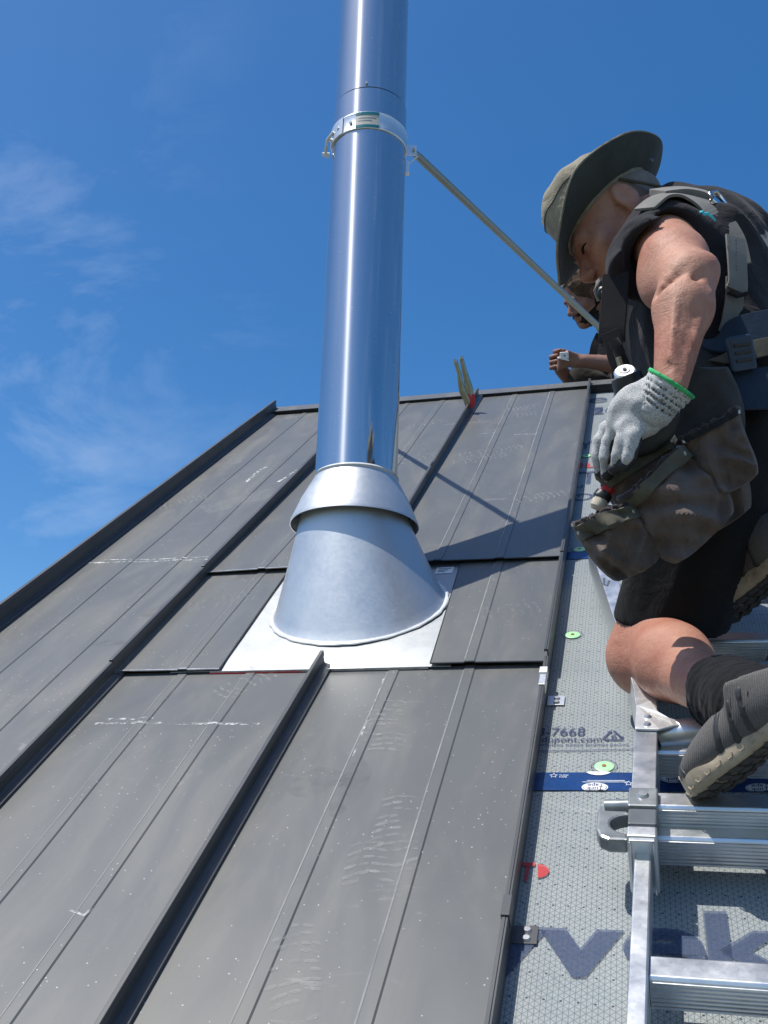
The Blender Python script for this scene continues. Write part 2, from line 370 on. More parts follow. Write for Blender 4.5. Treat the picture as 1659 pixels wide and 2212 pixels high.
p_up2 = panel(U2, U1, VB, VR - 0.03, n0=0.021, n1=0.002, seed=4.4, lift=0.005)
p_up3 = panel(U1, U0, VB, VR - 0.03, n0=0.023, n1=0.002, seed=5.2, lift=0.008, dk=True)
p_mid2 = panel(U2, U2 + 0.36, 0.0, VB + 0.05, n0=0.0085, n1=0.0115, seed=6, lift=0.001, right=lambda v: -0.678 - 0.03 * v, off=0.002)
p_mid3 = panel(U1, U0, 0.0, VB + 0.05, n0=0.0090, n1=0.0115, seed=7, lift=0.001, dk=True, left=lambda v: -0.231 - 0.034 * v, off=0.002)
p_right = None
# standing seams (each hooked over the next panel)
def seam(u, v0, v1, par, h=0.038, w=0.0046, n0=0.0, capw=0.0, name='standing_seam', fl=0.016, jig=0.0):
    nv = max(2, int((v1 - v0) / 0.12)); rings = []
    pr = [(-w * .35, -0.002), (-w * .35, h - 0.011), (-w * .9, h - 0.010), (-w * .9, h), (w * .75, h), (w * .75, h - 0.012), (w * .35, h - 0.013), (w * .35, 0.0105), (w * .35 + fl * .35, 0.008), (w * .35 + fl, 0.0055), (w * .35 + fl, -0.002)]
    for j in range(nv + 1):
        v = v0 + (v1 - v0) * j / nv; du = jig * math.sin(3.1 * v + u * 9)
        rings.append([W(u + a + du, v, n0 + b) for a, b in pr])
    return MB().loft(rings).build(name, M['seam'], par, bevel=0.0012)
seam(U2, VE, 0.03, p_rake, jig=0.001); seam(U2, -0.01, VB + 0.02, p_rake, h=0.041, w=0.0054, n0=0.002, jig=0.001); seam(U2, VB - 0.012, 2.474, p_rake, h=0.044, w=0.0062, n0=0.003, jig=0.001)
seam(U1, VE, 0.02, p_low2, jig=0.001); seam(U1, VB + 0.006, 2.474, p_up2, h=0.040, n0=0.006)
seam(U3, VE, VR, p_rake, h=0.052, w=0.007, name='rake_seam')
# open edge of the last panel: an upturned male leg with fastening flange
for (a, b, n0, par) in ((VE, 0.004, 0.0, p_low3), (0.008, VB - 0.002, 0.0125, p_mid3), (VB + 0.004, VR - 0.03, 0.014, p_up3)):
    lw = MB(); lw.rbox(-0.0005, 0.0025, a, b, n0 - 0.020, n0 + 0.021)
    lw.rbox(-0.006, -0.0008, a, b, n0 + 0.0155, n0 + 0.0215)
    lw.build('panel_edge_leg', M['seam'], par, bevel=0.0006)
MB().rbox(UL - 0.012, UL - 0.002, VE, VR, -0.2, 0.03).build('rake_fascia', M['seam'], house, bevel=0.002)
# ridge cap: a folded strip each side of the ridge
rc = MB(); a0 = 2.478
for s_, fn in ((1, W), (-1, Wb)):
    rc.prism([fn(UL, a0, 0.014), fn(URR, a0, 0.014), fn(URR, VR + 0.011, 0.014), fn(UL, VR + 0.011, 0.014)], [fn(UL, a0, 0.0165), fn(URR, a0, 0.0165), fn(URR, VR + 0.013, 0.0165), fn(UL, VR + 0.013, 0.0165)])
rc.build('ridge_cap', M['roof'], house, uv=True)
MB().rbox(UL, -0.02, a0 + 0.006, a0 + 0.012, 0.002, 0.0135).build('ridge_closure', M['dark'], house)
MB().rbox(-0.018, URR, a0 + 0.004, a0 + 0.012, NM + .002, 0.0135).build('ridge_closure', M['dark'], house)
# ---------------------------------------------------------------- flue
AX = Vector((-0.4694, 0.2333, 0.1827)); FR = 0.0985
flue = thing('chimney_flue', 'tall polished stainless steel chimney flue with galvanised roof flashing', 'chimney flue', AX)
SEG = 96
def ring(z, r, c=AX, tilt=0.0):
    return [Vector((c.x + r * math.cos(2 * math.pi * k / SEG), c.y + r * math.sin(2 * math.pi * k / SEG), c.z + z + tilt * math.sin(2 * math.pi * k / SEG))) for k in range(SEG)]
def z_at(y):                                                     # height on the flue axis seen at picture row y
    lo, hi = 0.0, 4.0
    for _ in range(60):
        m = (lo + hi) / 2; d = AX + Vector((0, 0, m)) - CAM
        if 1106 - FPX * d.dot(UP) / d.dot(FW) > y: lo = m
        else: hi = m
    return lo
zc0 = z_at(1022); zj = z_at(222); zb0, zb1 = z_at(330), z_at(288)
def toFront(y, r=FR):                                            # height where the camera-facing side is seen at row y
    dv = (CAM - AX); dv.z = 0; dv.normalize(); lo, hi = 0.0, 4.0
    for _ in range(60):
        m = (lo + hi) / 2; d = AX + dv * r + Vector((0, 0, m)) - CAM
        if 1106 - FPX * d.dot(UP) / d.dot(FW) > y: lo = m
        else: hi = m
    return lo
zj = toFront(186); zb0 = toFront(276, 0.102); zb1 = toFront(240, 0.102); zc_top = toFront(1008); zc_bot = toFront(1083, 0.16)
MB().loft([ring(-0.1, FR), ring(zj - 0.0045, FR)] , True).build('pipe_section', M['steel'], flue, smooth=True)
MB().loft([ring(zj + 0.001, FR - 0.0028), ring(3.0, FR - 0.0028)], True).build('pipe_section', M['steel'], flue, smooth=True)
MB().loft([ring(zj - 0.0044, FR - 0.003), ring(zj + 0.0008, FR - 0.0055)], True).build('joint_groove', M['dark'], flue, smooth=True)
rb = 0.1010
band = MB().loft([ring(zb0, FR + .0004), ring(zb0, rb), ring(zb0 + .003, rb + .0012), ring(zb0 + 0.006, rb), ring(zb1 - .006, rb), ring(zb1 - .003, rb + .0012), ring(zb1, rb), ring(zb1, FR + .0004)], False).build('locking_band', M['zinc'], flue, smooth=True)
cam_az = math.atan2(CAM.y - AX.y, CAM.x - AX.x)
def arc(a0, a1, z0, z1, r, th, name, mat, par, n=14):
    rin = []
    for k in range(n + 1):
        a = a0 + (a1 - a0) * k / n; d = Vector((math.cos(a), math.sin(a), 0)); 
        rin.append([AX + d * r + Vector((0, 0, z0)), AX + d * (r + th) + Vector((0, 0, z0)), AX + d * (r + th) + Vector((0, 0, z1)), AX + d * r + Vector((0, 0, z1))])
    return MB().loft(rin).build(name, mat, par, smooth=True)
hgt = zb1 - zb0; A0, A1 = cam_az - R(27), cam_az + R(10); A0, A1 = cam_az - R(22), cam_az + R(13)
arc(A0, A1, zb0 + hgt * .2, zb1 - hgt * .2, rb + .0004, 0.0006, 'label_plate', M['label'], band)
arc(A0, A1, zb0 + .002, zb0 + hgt * .2, rb + .0014, 0.0005, 'label_stripe', M['teal'], band); arc(A0, A1, zb1 - hgt * .2, zb1 - .002, rb + .0014, 0.0005, 'label_stripe', M['teal'], band)
for q in range(2): arc(A0 + R(4), A1 - R(5) - R(6) * q, zb0 + hgt * (.58 - .16 * q), zb0 + hgt * (.63 - .16 * q), rb + .0011, 0.0003, 'label_print', M['dark'] if False else M['lock'], band)
aL = cam_az - R(62)
arc(aL - R(26), aL + R(18), zb0 + .001, zb1 - .001, rb + .0015, 0.0016, 'latch_plate', M['zinc'], band)
def radial(a, z, r): return AX + Vector((math.cos(a) * r, math.sin(a) * r, z))
lt = MB()
for (a, z, r0, r1, rad) in ((aL + R(8), zb0 + hgt * .5, rb, rb + .006, .004), (aL - R(16), zb0 + hgt * .35, rb, rb + .012, .005)):
    lt.tube([radial(a, z, r0), radial(a, z, r1)], rad, 10)
lt.tube([radial(aL - R(4), zb0 + hgt * .55, rb + .004), radial(aL - R(14), zb0 + hgt * .3, rb + .014), radial(aL - R(24), zb0 - hgt * .15, rb + .016), radial(aL - R(30), zb0 - hgt * .35, rb + .008)], .0042, 8)
lt.tube([radial(aL - R(28), zb0 - hgt * .2, rb + .004), radial(aL - R(28), zb0 - hgt * .2, rb + .024)], .0052, 8)
lt.build('toggle_latch', M['zinc'], band, smooth=True)
lt = MB().tube([radial(cam_az - R(30), zb0 + hgt * .45, rb), radial(cam_az - R(30), zb0 + hgt * .45, rb + .003)], .0042, 10); lt.build('rivet', M['lock'], band)
sc_ = MB()
for dz in (0.004,): sc_.tube([radial(cam_az - R(8), zj + .010, FR - .004), radial(cam_az - R(8), zj + .010, FR + .003)], .0036, 10)
sc_.build('screw', M['hem'], flue)
# storm collar
dvc = (CAM - AX); dvc.z = 0; dvc.normalize()
def tring(z, r, th=0.0): return ring(z, r, AX)
rcb = 0.151
MB().loft([tring(zc_top + .004, FR + .0006), tring(zc_top, FR + .002), tring((zc_top + zc_bot) / 2, (FR + rcb) / 2 + .004), tring(zc_bot, rcb), tring(zc_bot - .007, rcb + .0012), tring(zc_bot - .007, rcb - .0012), tring(zc_bot, rcb - .0014), tring(zc_top - .003, FR + .001)], False).build('storm_collar', M['galv'], flue, smooth=True)
MB().loft([tring(zc_top - .001, FR + .0003), tring(zc_top + .006, FR + .0045), tring(zc_top + .011, FR + .0003)], False).build('sealant_bead', M['sealant'], flue, smooth=True)
# flashing cone: horizontal mouth, circle on the roof plane at the foot
cc = (-0.450, 0.302); rbase = 0.196; NP = 0.0105
def roof_ring(r, n): return [W(cc[0] + r * math.cos(2 * math.pi * k / SEG), cc[1] + r * math.sin(2 * math.pi * k / SEG), n) for k in range(SEG)]
topr = ring(zc_bot + 0.012, 0.127)
bot = roof_ring(rbase - .002, NP + .006)
rings = [[a.lerp(b, t) for a, b in zip(topr, bot)] for t in [i / 14 for i in range(15)]]
MB().loft(rings + [roof_ring(rbase + .003, NP + .0022), roof_ring(rbase + .010, NP)], False).build('flashing_cone', M['galv'], flue, smooth=True)
rr = roof_ring(rbase + .006, NP + .001); bead = []
for k in range(SEG):
    c_ = rr[k]; d_ = (c_ - W(cc[0], cc[1], NP)).normalized(); wv = .0055 + .0018 * math.sin(k * 1.7) * math.sin(k * .53)
    bead.append([c_ + d_ * (math.cos(a) * wv) + W(0, 0, 1) * max(0, math.sin(a) * .0035) for a in [math.pi * q / 6 for q in range(7)]])
bead.append(bead[0])
MB().grid(bead).build('sealant_ring', M['sealant'], flue, smooth=True)
pl = MB(); rows = []
for j in range(13):
    v = -0.0015 + (VB + 0.06) * j / 12
    rows.append([W(-0.79 + 0.60 * i / 14, v, 0.0052 + 0.0036 * min(1, v / .06) + 0.0009 * math.sin(i * 1.1 + v * 14)) for i in range(15)])
pl.grid(rows).build('flashing_plate', M['galv2'], flue, smooth=True, solid=0.0012, uv=True)
MB().rbox(-0.70, -0.235, -0.0035, -0.0018, 0.0012, 0.0068).build('plate_edge', M['hem'], flue)
MB().rbox(-0.70, -0.50, -0.0052, -0.0037, 0.0010, 0.0030).build('red_sealant_strip', M['red'], flue)
# maker's sticker on the plate, mostly printed grey lines
MB().rbox(-0.305, -0.262, 0.485, 0.525, 0.0104, 0.0108).build('plate_sticker', M['white'], flue)
for i in range(3): MB().rbox(-0.300, -0.270 - .006 * i, 0.512 - .009 * i, 0.517 - .009 * i, 0.0110, 0.0112).build('sticker_print', M['lock'], flue)
# braces from the band to the roof near the ridge
def brace(a, foot, lab):
    P0 = radial(a, (zb0 + zb1) / 2 - 0.004, rb + .014); P1 = W(*foot)
    b = MB().tube([P0, P0.lerp(P1, .02), P0.lerp(P1, .98), P1], [.0085, .0108, .0108, .0085], 14).build('brace', M['strut'], flue, smooth=True)
    k = MB(); d = Vector((math.cos(a), math.sin(a), 0)); t = Vector((-d.y, d.x, 0)); z = Vector((0, 0, 1))
    k.obox(radial(a, (zb0 + zb1) / 2 - .004, rb + .014), d, t, z, .014, .0018, .016)
    k.tube([radial(a, (zb0 + zb1) / 2 - .004, rb + .020) - t * .014, radial(a, (zb0 + zb1) / 2 - .004, rb + .020) + t * .014], .0045, 8)
    k.build('brace_bracket', M['zinc'], b, smooth=False)
    f_ = MB(); f_.rbox(foot[0] - .03, foot[0] + .03, foot[1] - .02, foot[1] + .03, foot[2] - .013, foot[2] - .010); f_.rbox(foot[0] - .004, foot[0] + .004, foot[1] - .015, foot[1] + .015, foot[2] - .012, foot[2] + .012)
    f_.build('brace_foot', M['zinc'], b)
    return b
fu, fv = roof_at(1432, 838, 0.01)
brace(math.atan2(0.35, 0.94), (fu, fv, 0.012), 1)
brace(math.atan2(0.8, -0.25), (-1.03, 2.36, 0.016), 2)
tb = MB(); aR = cam_az + R(88)
tb.obox(radial(aR, zb0 - .045, rb + .004), Vector((math.cos(aR), math.sin(aR), 0)), Vector((-math.sin(aR), math.cos(aR), 0)), Vector((0, 0, 1)), .004, .008, .018)
tb.tube([radial(aR, zb0 - .032, rb + .004), radial(aR, zb0 - .006, rb + .03)], .0022, 8)
tb.build('hanging_clip', M['zinc'], flue)

# ---------------------------------------------------------------- lettering helper
def letters(txt, size, mat, u, v, n, par, name, sx=1.0, sy=1.0, bold=0.0, rot=0.0, space=1.0, each=False, shear=0.0):
    chars = [txt]
    cu = bpy.data.curves.new('text', 'FONT'); cu.body = txt; cu.size = size; cu.offset = bold * size; cu.space_character = space; cu.shear = shear; cu.resolution_u = 4
    ob = bpy.data.objects.new('text', cu); scene.collection.objects.link(ob)
    dg = bpy.context.evaluated_depsgraph_get(); me = bpy.data.meshes.new_from_object(ob.evaluated_get(dg)); bpy.data.objects.remove(ob); bpy.data.curves.remove(cu)
    c, s_ = math.cos(rot), math.sin(rot)
    for q in me.vertices:
        x, y = q.co.x * sx, q.co.y * sy; q.co = W(u + x * c - y * s_, v + x * s_ + y * c, n)
    me.materials.clear(); me.materials.append(mat); me.name = name
    o = bpy.data.objects.new(name, me); link(o, par); o['kind'] = 'stuff' if len(txt) > 1 else 'part'
    if o['kind'] == 'part': del o['kind']
    return o
under = [o for o in house.children if o.name == 'underlayment'][0]
PN = NM + 0.0026
def word(txt, x0, ybase, x1, ytop, mat, bold=0.02, name='printed_letter', sh=0.0):
    """one printed letter after another so that the word fills the given picture box"""
    u0, v0 = roof_at(x0, ybase, PN); u1, _ = roof_at(x1, ybase, PN); _, v1 = roof_at(x0, ytop, PN)
    cu = bpy.data.curves.new('text', 'FONT'); cu.body = txt; cu.size = 1.0; ob = bpy.data.objects.new('text', cu); scene.collection.objects.link(ob)
    bpy.context.view_layer.update(); w_ = ob.dimensions.x; bpy.data.objects.remove(ob); bpy.data.curves.remove(cu)
    k = (u1 - u0) / w_; o = letters(txt, 1.0, mat, u0, v0, PN, under, name, sx=k, sy=(v1 - v0) / 0.73, bold=bold, shear=sh); return o
# the big word: each letter a print of its own
for ch, x0, x1, yb, yt in (('T', 905, 1010, 2105, 1965), ('y', 1020, 1155, 2098, 1960), ('v', 1170, 1328, 2098, 1958), ('e', 1342, 1498, 2088, 1962), ('k', 1522, 1672, 2094, 1965)):
    if x1 > 1040: word(ch, x0, yb, x1, yt, M['ink'], bold=0.035)
word('T', 1121, 1901, 1149, 1861, M['red_ink'], bold=0.03)
hm = MB(); cpt = []
for k in range(13):
    a = -math.pi / 2 + math.pi * k / 12; x, y = 1161 + 25 * math.cos(a), 1881 + 15 * math.sin(a); u, v = roof_at(x, y, PN); cpt.append(W(u, v, PN))
hm.add(cpt, [tuple(range(13))]).build('printed_half_oval', M['red_ink'], under)
for t_, x0, x1, yb, yt in (('8-7668', 1158, 1262, 1589, 1571), ('building.dupont.com', 1080, 1298, 1603, 1591), ('recyclable polyethylene where facilities permit', 1075, 1358, 1611, 1606)):
    word(t_, x0, yb, x1, yt, M['ink2'], bold=0.006, name='printed_line')
def strip(pts, wd, mat, name, par, n):
    q = [Vector(roof_at(x, y, n) + (0,)) for x, y in pts]; m = MB()
    rows = []
    for i, p in enumerate(q):
        t = (q[min(i + 1, len(q) - 1)] - q[max(0, i - 1)]).normalized(); s_ = Vector((-t.y, t.x, 0)) * wd / 2
        rows.append([W(p.x + s_.x, p.y + s_.y, n), W(p.x - s_.x, p.y - s_.y, n)])
    return m.grid(rows).build(name, mat, par, uv=True)
strip([(1150, 1622), (1240, 1621), (1366, 1618), (1420, 1617), (1640, 1616)], 0.0022, M['ink2'], 'printed_rule', under, PN)
tri = [(1300, 1598), (1323, 1576), (1349, 1598)]
for i in range(3):
    a, b = tri[i], tri[(i + 1) % 3]; lp = lambda t: (a[0] + (b[0] - a[0]) * t, a[1] + (b[1] - a[1]) * t)
    strip([lp(.08), lp(.72)], 0.0040, M['ink2'], 'recycling_arrow', under, PN)
    u1, v1 = roof_at(*lp(.95), PN); u0, v0 = roof_at(*lp(.70), PN); d = Vector((u1 - u0, v1 - v0)); nn = Vector((-d.y, d.x)).normalized() * .0048
    MB().add([W(u0 + nn.x, v0 + nn.y, PN), W(u0 - nn.x, v0 - nn.y, PN), W(u1, v1, PN)], [(0, 1, 2)]).build('recycling_arrow_head', M['ink2'], under)
word('6', 1319, 1596, 1331, 1585, M['ink2'], bold=0.01)
for ch, x0, x1, yb, yt in (('e', 1266, 1306, 871, 855), ('k', 1318, 1372, 868, 848), ('1', 1256, 1270, 896, 881), ('2', 1279, 1302, 896, 881), ('0', 1305, 1331, 895, 880), ('Y', 1250, 1279, 970, 953), ('T', 1245, 1292, 1046, 1018), ('u', 1241, 1256, 1054, 1044), ('D', 1240, 1276, 1081, 1066)):
    word(ch, x0, yb, x1, yt, M['ink'], bold=0.01)
for ch, x0, x1 in (('o', 1246, 1258), ('u', 1262, 1284)): word(ch, x0, 1010, x1, 996, M['red_ink'], bold=0.03)
# seam tape
def tape(yt, yb, xs, prints=True):
    _, v1 = roof_at(xs, yt, PN); _, v0 = roof_at(xs, yb, PN); rows = []
    for j in range(5):
        v = v0 + (v1 - v0) * j / 4
        rows.append([W(-0.02 + 3.0 * i / 40, v + 0.0007 * math.sin(i * 1.3), NM + 0.0019 + 0.0003 * math.sin(i * 2.1 + j)) for i in range(41)])
    t = MB().grid(rows).build('seam_tape', M['tape'], house, smooth=True, uv=True, solid=0.0003)
    return t, v0, v1
t1, tv0, tv1 = tape(1668, 1707, 1250)
TN = NM + 0.0030
def oval(par, u, v, ru, rv, mat, n, name, a0=0, a1=2 * math.pi):
    q = [W(u + ru * math.cos(a0 + (a1 - a0) * k / 24), v + rv * math.sin(a0 + (a1 - a0) * k / 24), n) for k in range(25)]
    return MB().add(q, [tuple(range(25))]).build(name, mat, par)
for (x, y, full) in ((1285, 1699, 0), (1293, 1668, 2), (1455, 1681, 1), (1640, 1697, 0)):
    u, v = roof_at(x, y, TN)
    v = tv0 + .0085 if full == 0 else (tv1 + 0.004 if full == 2 else v)
    rv = .0128; a = (0, 2 * math.pi)
    if full == 0: a = (-0.72, math.pi + 0.72)
    if full == 2: a = (math.pi + 0.32, 2 * math.pi - 0.32)
    o_ = oval(t1, u, v, .0205, rv, M['white'], TN, 'tape_logo_oval', *a); oval(t1, u, v, .0188, rv - .0016, M['tape'], TN + .0002, 'tape_logo_rim', *a) if full != 2 else None
    oval(t1, u, v, .0178, rv - .0024, M['white'], TN + .0004, 'tape_logo_ground', *a)
    if full != 2:
        letters('Tape', .0125, M['ink2'], u + .0135, v + .0085, TN + .0006, t1, 'tape_logo_word', bold=.02, rot=math.pi)
        letters('Tuck', .0125, M['ink2'], u + .0130, v - .0004, TN + .0006, t1, 'tape_logo_word', bold=.02, rot=math.pi)
for (x, y) in ((1196, 1675), (1358, 1692)):
    u, v = roof_at(x, y, TN); q = []
    for k in range(10):
        a = math.pi / 2 + 2 * math.pi * k / 10; r_ = .0075 if k % 2 == 0 else .0034; q.append((math.cos(a) * r_, math.sin(a) * r_))
    MB().add([W(u + a, v + b, TN) for a, b in q] + [W(u + a * .68, v + b * .68, TN) for a, b in q], [(k, (k + 1) % 10, 10 + (k + 1) % 10, 10 + k) for k in range(10)]).build('tape_star', M['whitef'], t1)
    letters('TUCK', .0058, M['whitef'], u + .0085, v - .001, TN, t1, 'tape_small_print', bold=.01); letters('TAPE', .0058, M['whitef'], u + .0085, v - .0065, TN, t1, 'tape_small_print', bold=.01)
for j, (y, xa, xb) in enumerate(((1686, 1268, 1350), (1689, 1258, 1356))):
    strip([(xa, y), (xb, y)], .0016, M['whitef'], 'tape_fine_print', t1, TN)
t2, b0, b1 = tape(1190, 1207, 1250)
# cap nails: green plastic washers with a nail head
nail0 = None
for (x, y) in ((1305, 1655), (1237, 1371), (1252, 1186), (1499, 1653), (1267, 984), (1420, 1500)):
    u, v = roof_at(x, y, PN); N = W(0, 0, 1); c = W(u, v, NM + .001)
    ca = lambda r, n, k=20: [W(u + r * math.cos(2 * math.pi * i / k), v + r * math.sin(2 * math.pi * i / k), NM + n) for i in range(k)]
    o_ = MB().loft([ca(.0158, .001), ca(.0158, .0024), ca(.0128, .0036), ca(.004, .0034)]).build('cap_nail', M['green'], house, smooth=True, angle=30)
    MB().loft([ca(.0036, .0034, 10), ca(.0036, .0045, 10)]).build('nail_head', M['rust'], o_)
    MB().loft([ca(.0215, .0022, 28), ca(.0205, .0023, 28)], False).build('press_ring', M['ink2'], o_)
# clips on the open panel edge
def clip(y, mat, screws):
    _, v = roof_at(1180, y, 0); k = MB(); k.rbox(-.0075, .0042, v - .02, v + .02, .004, .0245)
    o_ = k.build('panel_clip', mat, house, bevel=.0008)
    MB().rbox(.0046, .036, v - .024, v + .010, NM + .0022, NM + .0042).build('clip_base', mat, o_, bevel=.0006)
    for q in screws:
        c = W(.022, v + q, NM + .0042); MB().tube([c, c + W(0, 0, 1) * .0035], [.0062, .0045], 12).build('screw', M['hem'], o_)
    return o_
clip(1492, M['zinc'], (-.016, -.002)); clip(1990, M['seam'], (-.016, .0))
_, v = roof_at(1172, 1473, 0); MB().rbox(-.0095, .0050, v - .011, v + .012, .010, .0262).build('clip_band', M['white'], house, bevel=.001)
# ---------------------------------------------------------------- dust prints, residue and smudges on the panels
def boot_print(x, y, ang, L_=.24, wd=.088, part=(0, 1), mat='dust', n=.0034, seed=0):
    rnd = random.Random(seed); u, v = roof_at(x, y, 0); m = MB(); c, s_ = math.cos(ang), math.sin(ang)
    for i in range(15):
        t = i / 14
        if not part[0] <= t <= part[1]: continue
        hf = wd / 2 * (0.72 + 0.28 * math.sin(math.pi * min(1, t * 1.15))) * (1 if .3 > t or t > .5 else .8); x_ = -hf * rnd.uniform(.86, .98)
        while x_ < hf * .8:
            ln_ = hf * rnd.uniform(.34, .62); th_ = L_ / 15 * rnd.uniform(.36, .50)
            if rnd.random() > .14:
                arc_ = lambda a: (t - .5) * L_ + (.010 if t > .4 else -.010) * (1 - (a / hf) ** 2) + sk
                sk = rnd.uniform(-.002, .002); xs = [x_ + ln_ * e / 3 for e in range(4)]; xs = [q for q in xs if abs(q) <= hf]
                if len(xs) > 1:
                    up_ = [(q, arc_(q) + th_ * (.35 if k in (0, len(xs) - 1) else .5)) for k, q in enumerate(xs)]; dn_ = [(q + ln_ * .08, arc_(q) - th_ * (.3 if k in (0, len(xs) - 1) else .5)) for k, q in enumerate(xs)]
                    q = up_ + dn_[::-1]
                    m.add([W(a_, b_, surf_n(a_, b_) + .0004) for a_, b_ in [(u + p * c - r_ * s_, v + p * s_ + r_ * c) for p, r_ in q]], [tuple(range(len(q)))])
            x_ += ln_ + hf * rnd.uniform(.06, .14)
    o_ = m.build('boot_print', M[mat], house); o_['kind'] = 'stuff'; return o_
for i, (x, y, a, pt) in enumerate(((855, 1830, .15, (.25, 1)), (790, 1945, .2, (.62, 1)), (640, 2150, .3, (.1, 1)), (800, 1672, -.1, (.72, 1)), (825, 1560, .1, (.3, .8)), (545, 1470, -.6, (.2, .7)), (395, 1085, -1.1, (0, .8)), (500, 985, .4, (0, .5)))):
    boot_print(x, y, a, part=pt, seed=i, n=.0040)
for i, (x, y, a, pt) in enumerate(((1045, 985, -1.25, (.2, 1)), (1010, 1003, -1.2, (.3, 1)), (1095, 890, -1.35, (.4, 1)), (1085, 905, -1.4, (.5, 1)), (1150, 1090, -1.2, (.3, 1)), (920, 920, -1.0, (.2, .8)), (890, 1000, -1.0, (.3, .9)))):
    boot_print(x, y, a, part=pt, seed=20 + i, n=.0255)
for i, (x, y, a, pt) in enumerate(((480, 1310, -1.2, (.2, .9)), (1120, 1330, -1.3, (.2, .7)))): boot_print(x, y, a, part=pt, seed=40 + i, n=.0185, mat='dust_soft')
def residue(pts, wd, n, mat='chalk'):
    q = [Vector(roof_at(x, y, n) + (0,)) for x, y in pts]; rows = []
    for i in range(len(q) - 1):
        t = (q[i + 1] - q[i]).normalized(); s_ = Vector((-t.y, t.x, 0)) * wd / 2
        for j in range(13):
            p = q[i].lerp(q[i + 1], j / 12)
            rows.append([W(a, b, surf_n(a, b) + .0005) for a, b in [(p.x + s_.x * e, p.y + s_.y * e) for e in (1, .3, -.3, -1)]])
    return MB().grid(rows).build('glue_residue', M[mat], house, uv=True)
residue([(185, 1214), (300, 1211), (455, 1206)], .010, .0035); residue([(215, 1207), (330, 1206), (455, 1200)], .006, .0035)
residue([(205, 1561), (300, 1560), (420, 1563), (560, 1562)], .008, .0036); residue([(230, 1552), (330, 1552)], .009, .0036)
residue([(1035, 934), (1080, 932)], .006, .016); residue([(1100, 936), (1160, 935)], .005, .016); residue([(760, 1640), (830, 1460)], .003, .0038, 'chalk')
residue([(530, 1042), (560, 1015), (580, 1005)], .012, .0035); residue([(600, 1040), (640, 1015), (668, 1003)], .012, .0035); residue([(150, 1960), (180, 1975), (215, 1940)], .004, .0036)
residue([(960, 915), (1000, 912), (1060, 908)], .02, .012, 'dust_soft'); residue([(590, 905), (680, 893)], .05, .0035, 'dust_soft'); residue([(440, 1100), (600, 1060)], .10, .0034, 'dust_soft')
for (x, y, w_, h_, n) in ((340, 1320, .05, .04, .0035), (375, 1300, .03, .06, .0035), (690, 1690, .06, .05, .0036), (1080, 925, .05, .05, .018), (760, 1700, .03, .10, .0036), (240, 1390, .05, .02, .0035)):
    u, v = roof_at(x, y, 0); rr_ = [[(u + w_ * e * math.cos(2 * math.pi * k / 18) * (.85 + .15 * math.sin(k * .7)), v + h_ * e * math.sin(2 * math.pi * k / 18) * (.85 + .15 * math.cos(k * 1.05))) for k in range(18)] for e in (.05, .35, .7, 1)]
    MB().loft([[W(a, b, surf_n(a, b) + .0005) for a, b in q] for q in rr_], False).build('smudge', M['damp'], house)
# scuffed paint along the raised rib edges
M['ribwear'] = dust_mat('rib_scuff', (0.38, 0.39, 0.39), 0.22, 0.62, 0.35, 0.62, 9)
for (uL, va, vb, ks) in ((U3, VE, 2.47, (1, 2)), (U2, VE, -.01, (1, 2)), (U1, VE, -.01, (1, 2)), (U2, VB + .01, 2.47, (1, 2)), (U1, VB + .01, 2.47, (1, 2)), (U1, .01, VB - .01, (2,)), (U2, .01, VB - .01, (1,))):
    for k_ in ks:
        uu = uL + PW_ * k_ / 3 - .0103; rows = []
        for j in range(60):
            v = va + (vb - va) * j / 59; rows.append([W(uu + e, v, surf_n(uu + e, v) + .0006) for e in (-.0017, .0017)])
        MB().grid(rows).build('rib_scuff', M['ribwear'], house, uv=True)
# ---------------------------------------------------------------- locking pliers clamped on the upper seam
pu, pv = roof_at(1014, 868, 0.05)
PO = W(U1, pv, 0.045)
pliers = thing('locking_pliers', 'plated locking pliers with red release clamped upright on the roof seam', 'pliers', PO)
dP = PO - CAM; PD = dP.dot(FW)
def pp(x, y, dd=0.0): return at(x, y, PD + dd)
def hdl(pts, rad, name, mat, fl=.5): return MB().tube([pp(*p) for p in pts], rad, 10, flat=fl, upv=RT).build(name, mat, pliers, smooth=True)
hdl([(1013, 872), (1000, 846), (995, 828), (992, 806), (984, 780)], [.014, .014, .011, .009, .008], 'lower_handle', M['plier'])
hdl([(1016, 872), (1014, 842), (1008, 818), (1001, 792), (997, 774)], [.014, .016, .012, .009, .008], 'upper_handle', M['plier'])
hdl([(997, 776), (996, 770)], [.0075, .0075], 'adjusting_screw', M['hem'], 1.0); hdl([(985, 784), (982, 776)], [.0065, .0065], 'handle_tip', M['hem'], 1.0)
hdl([(1012, 851), (1017, 866)], [.010, .012], 'release_lever', M['red'], .8)
hdl([(1004, 850), (1010, 868), (1010, 880)], [.012, .014, .009], 'jaw', M['plier'], .9); hdl([(1021, 852), (1020, 870), (1016, 882)], [.010, .013, .008], 'jaw', M['red'], .8)
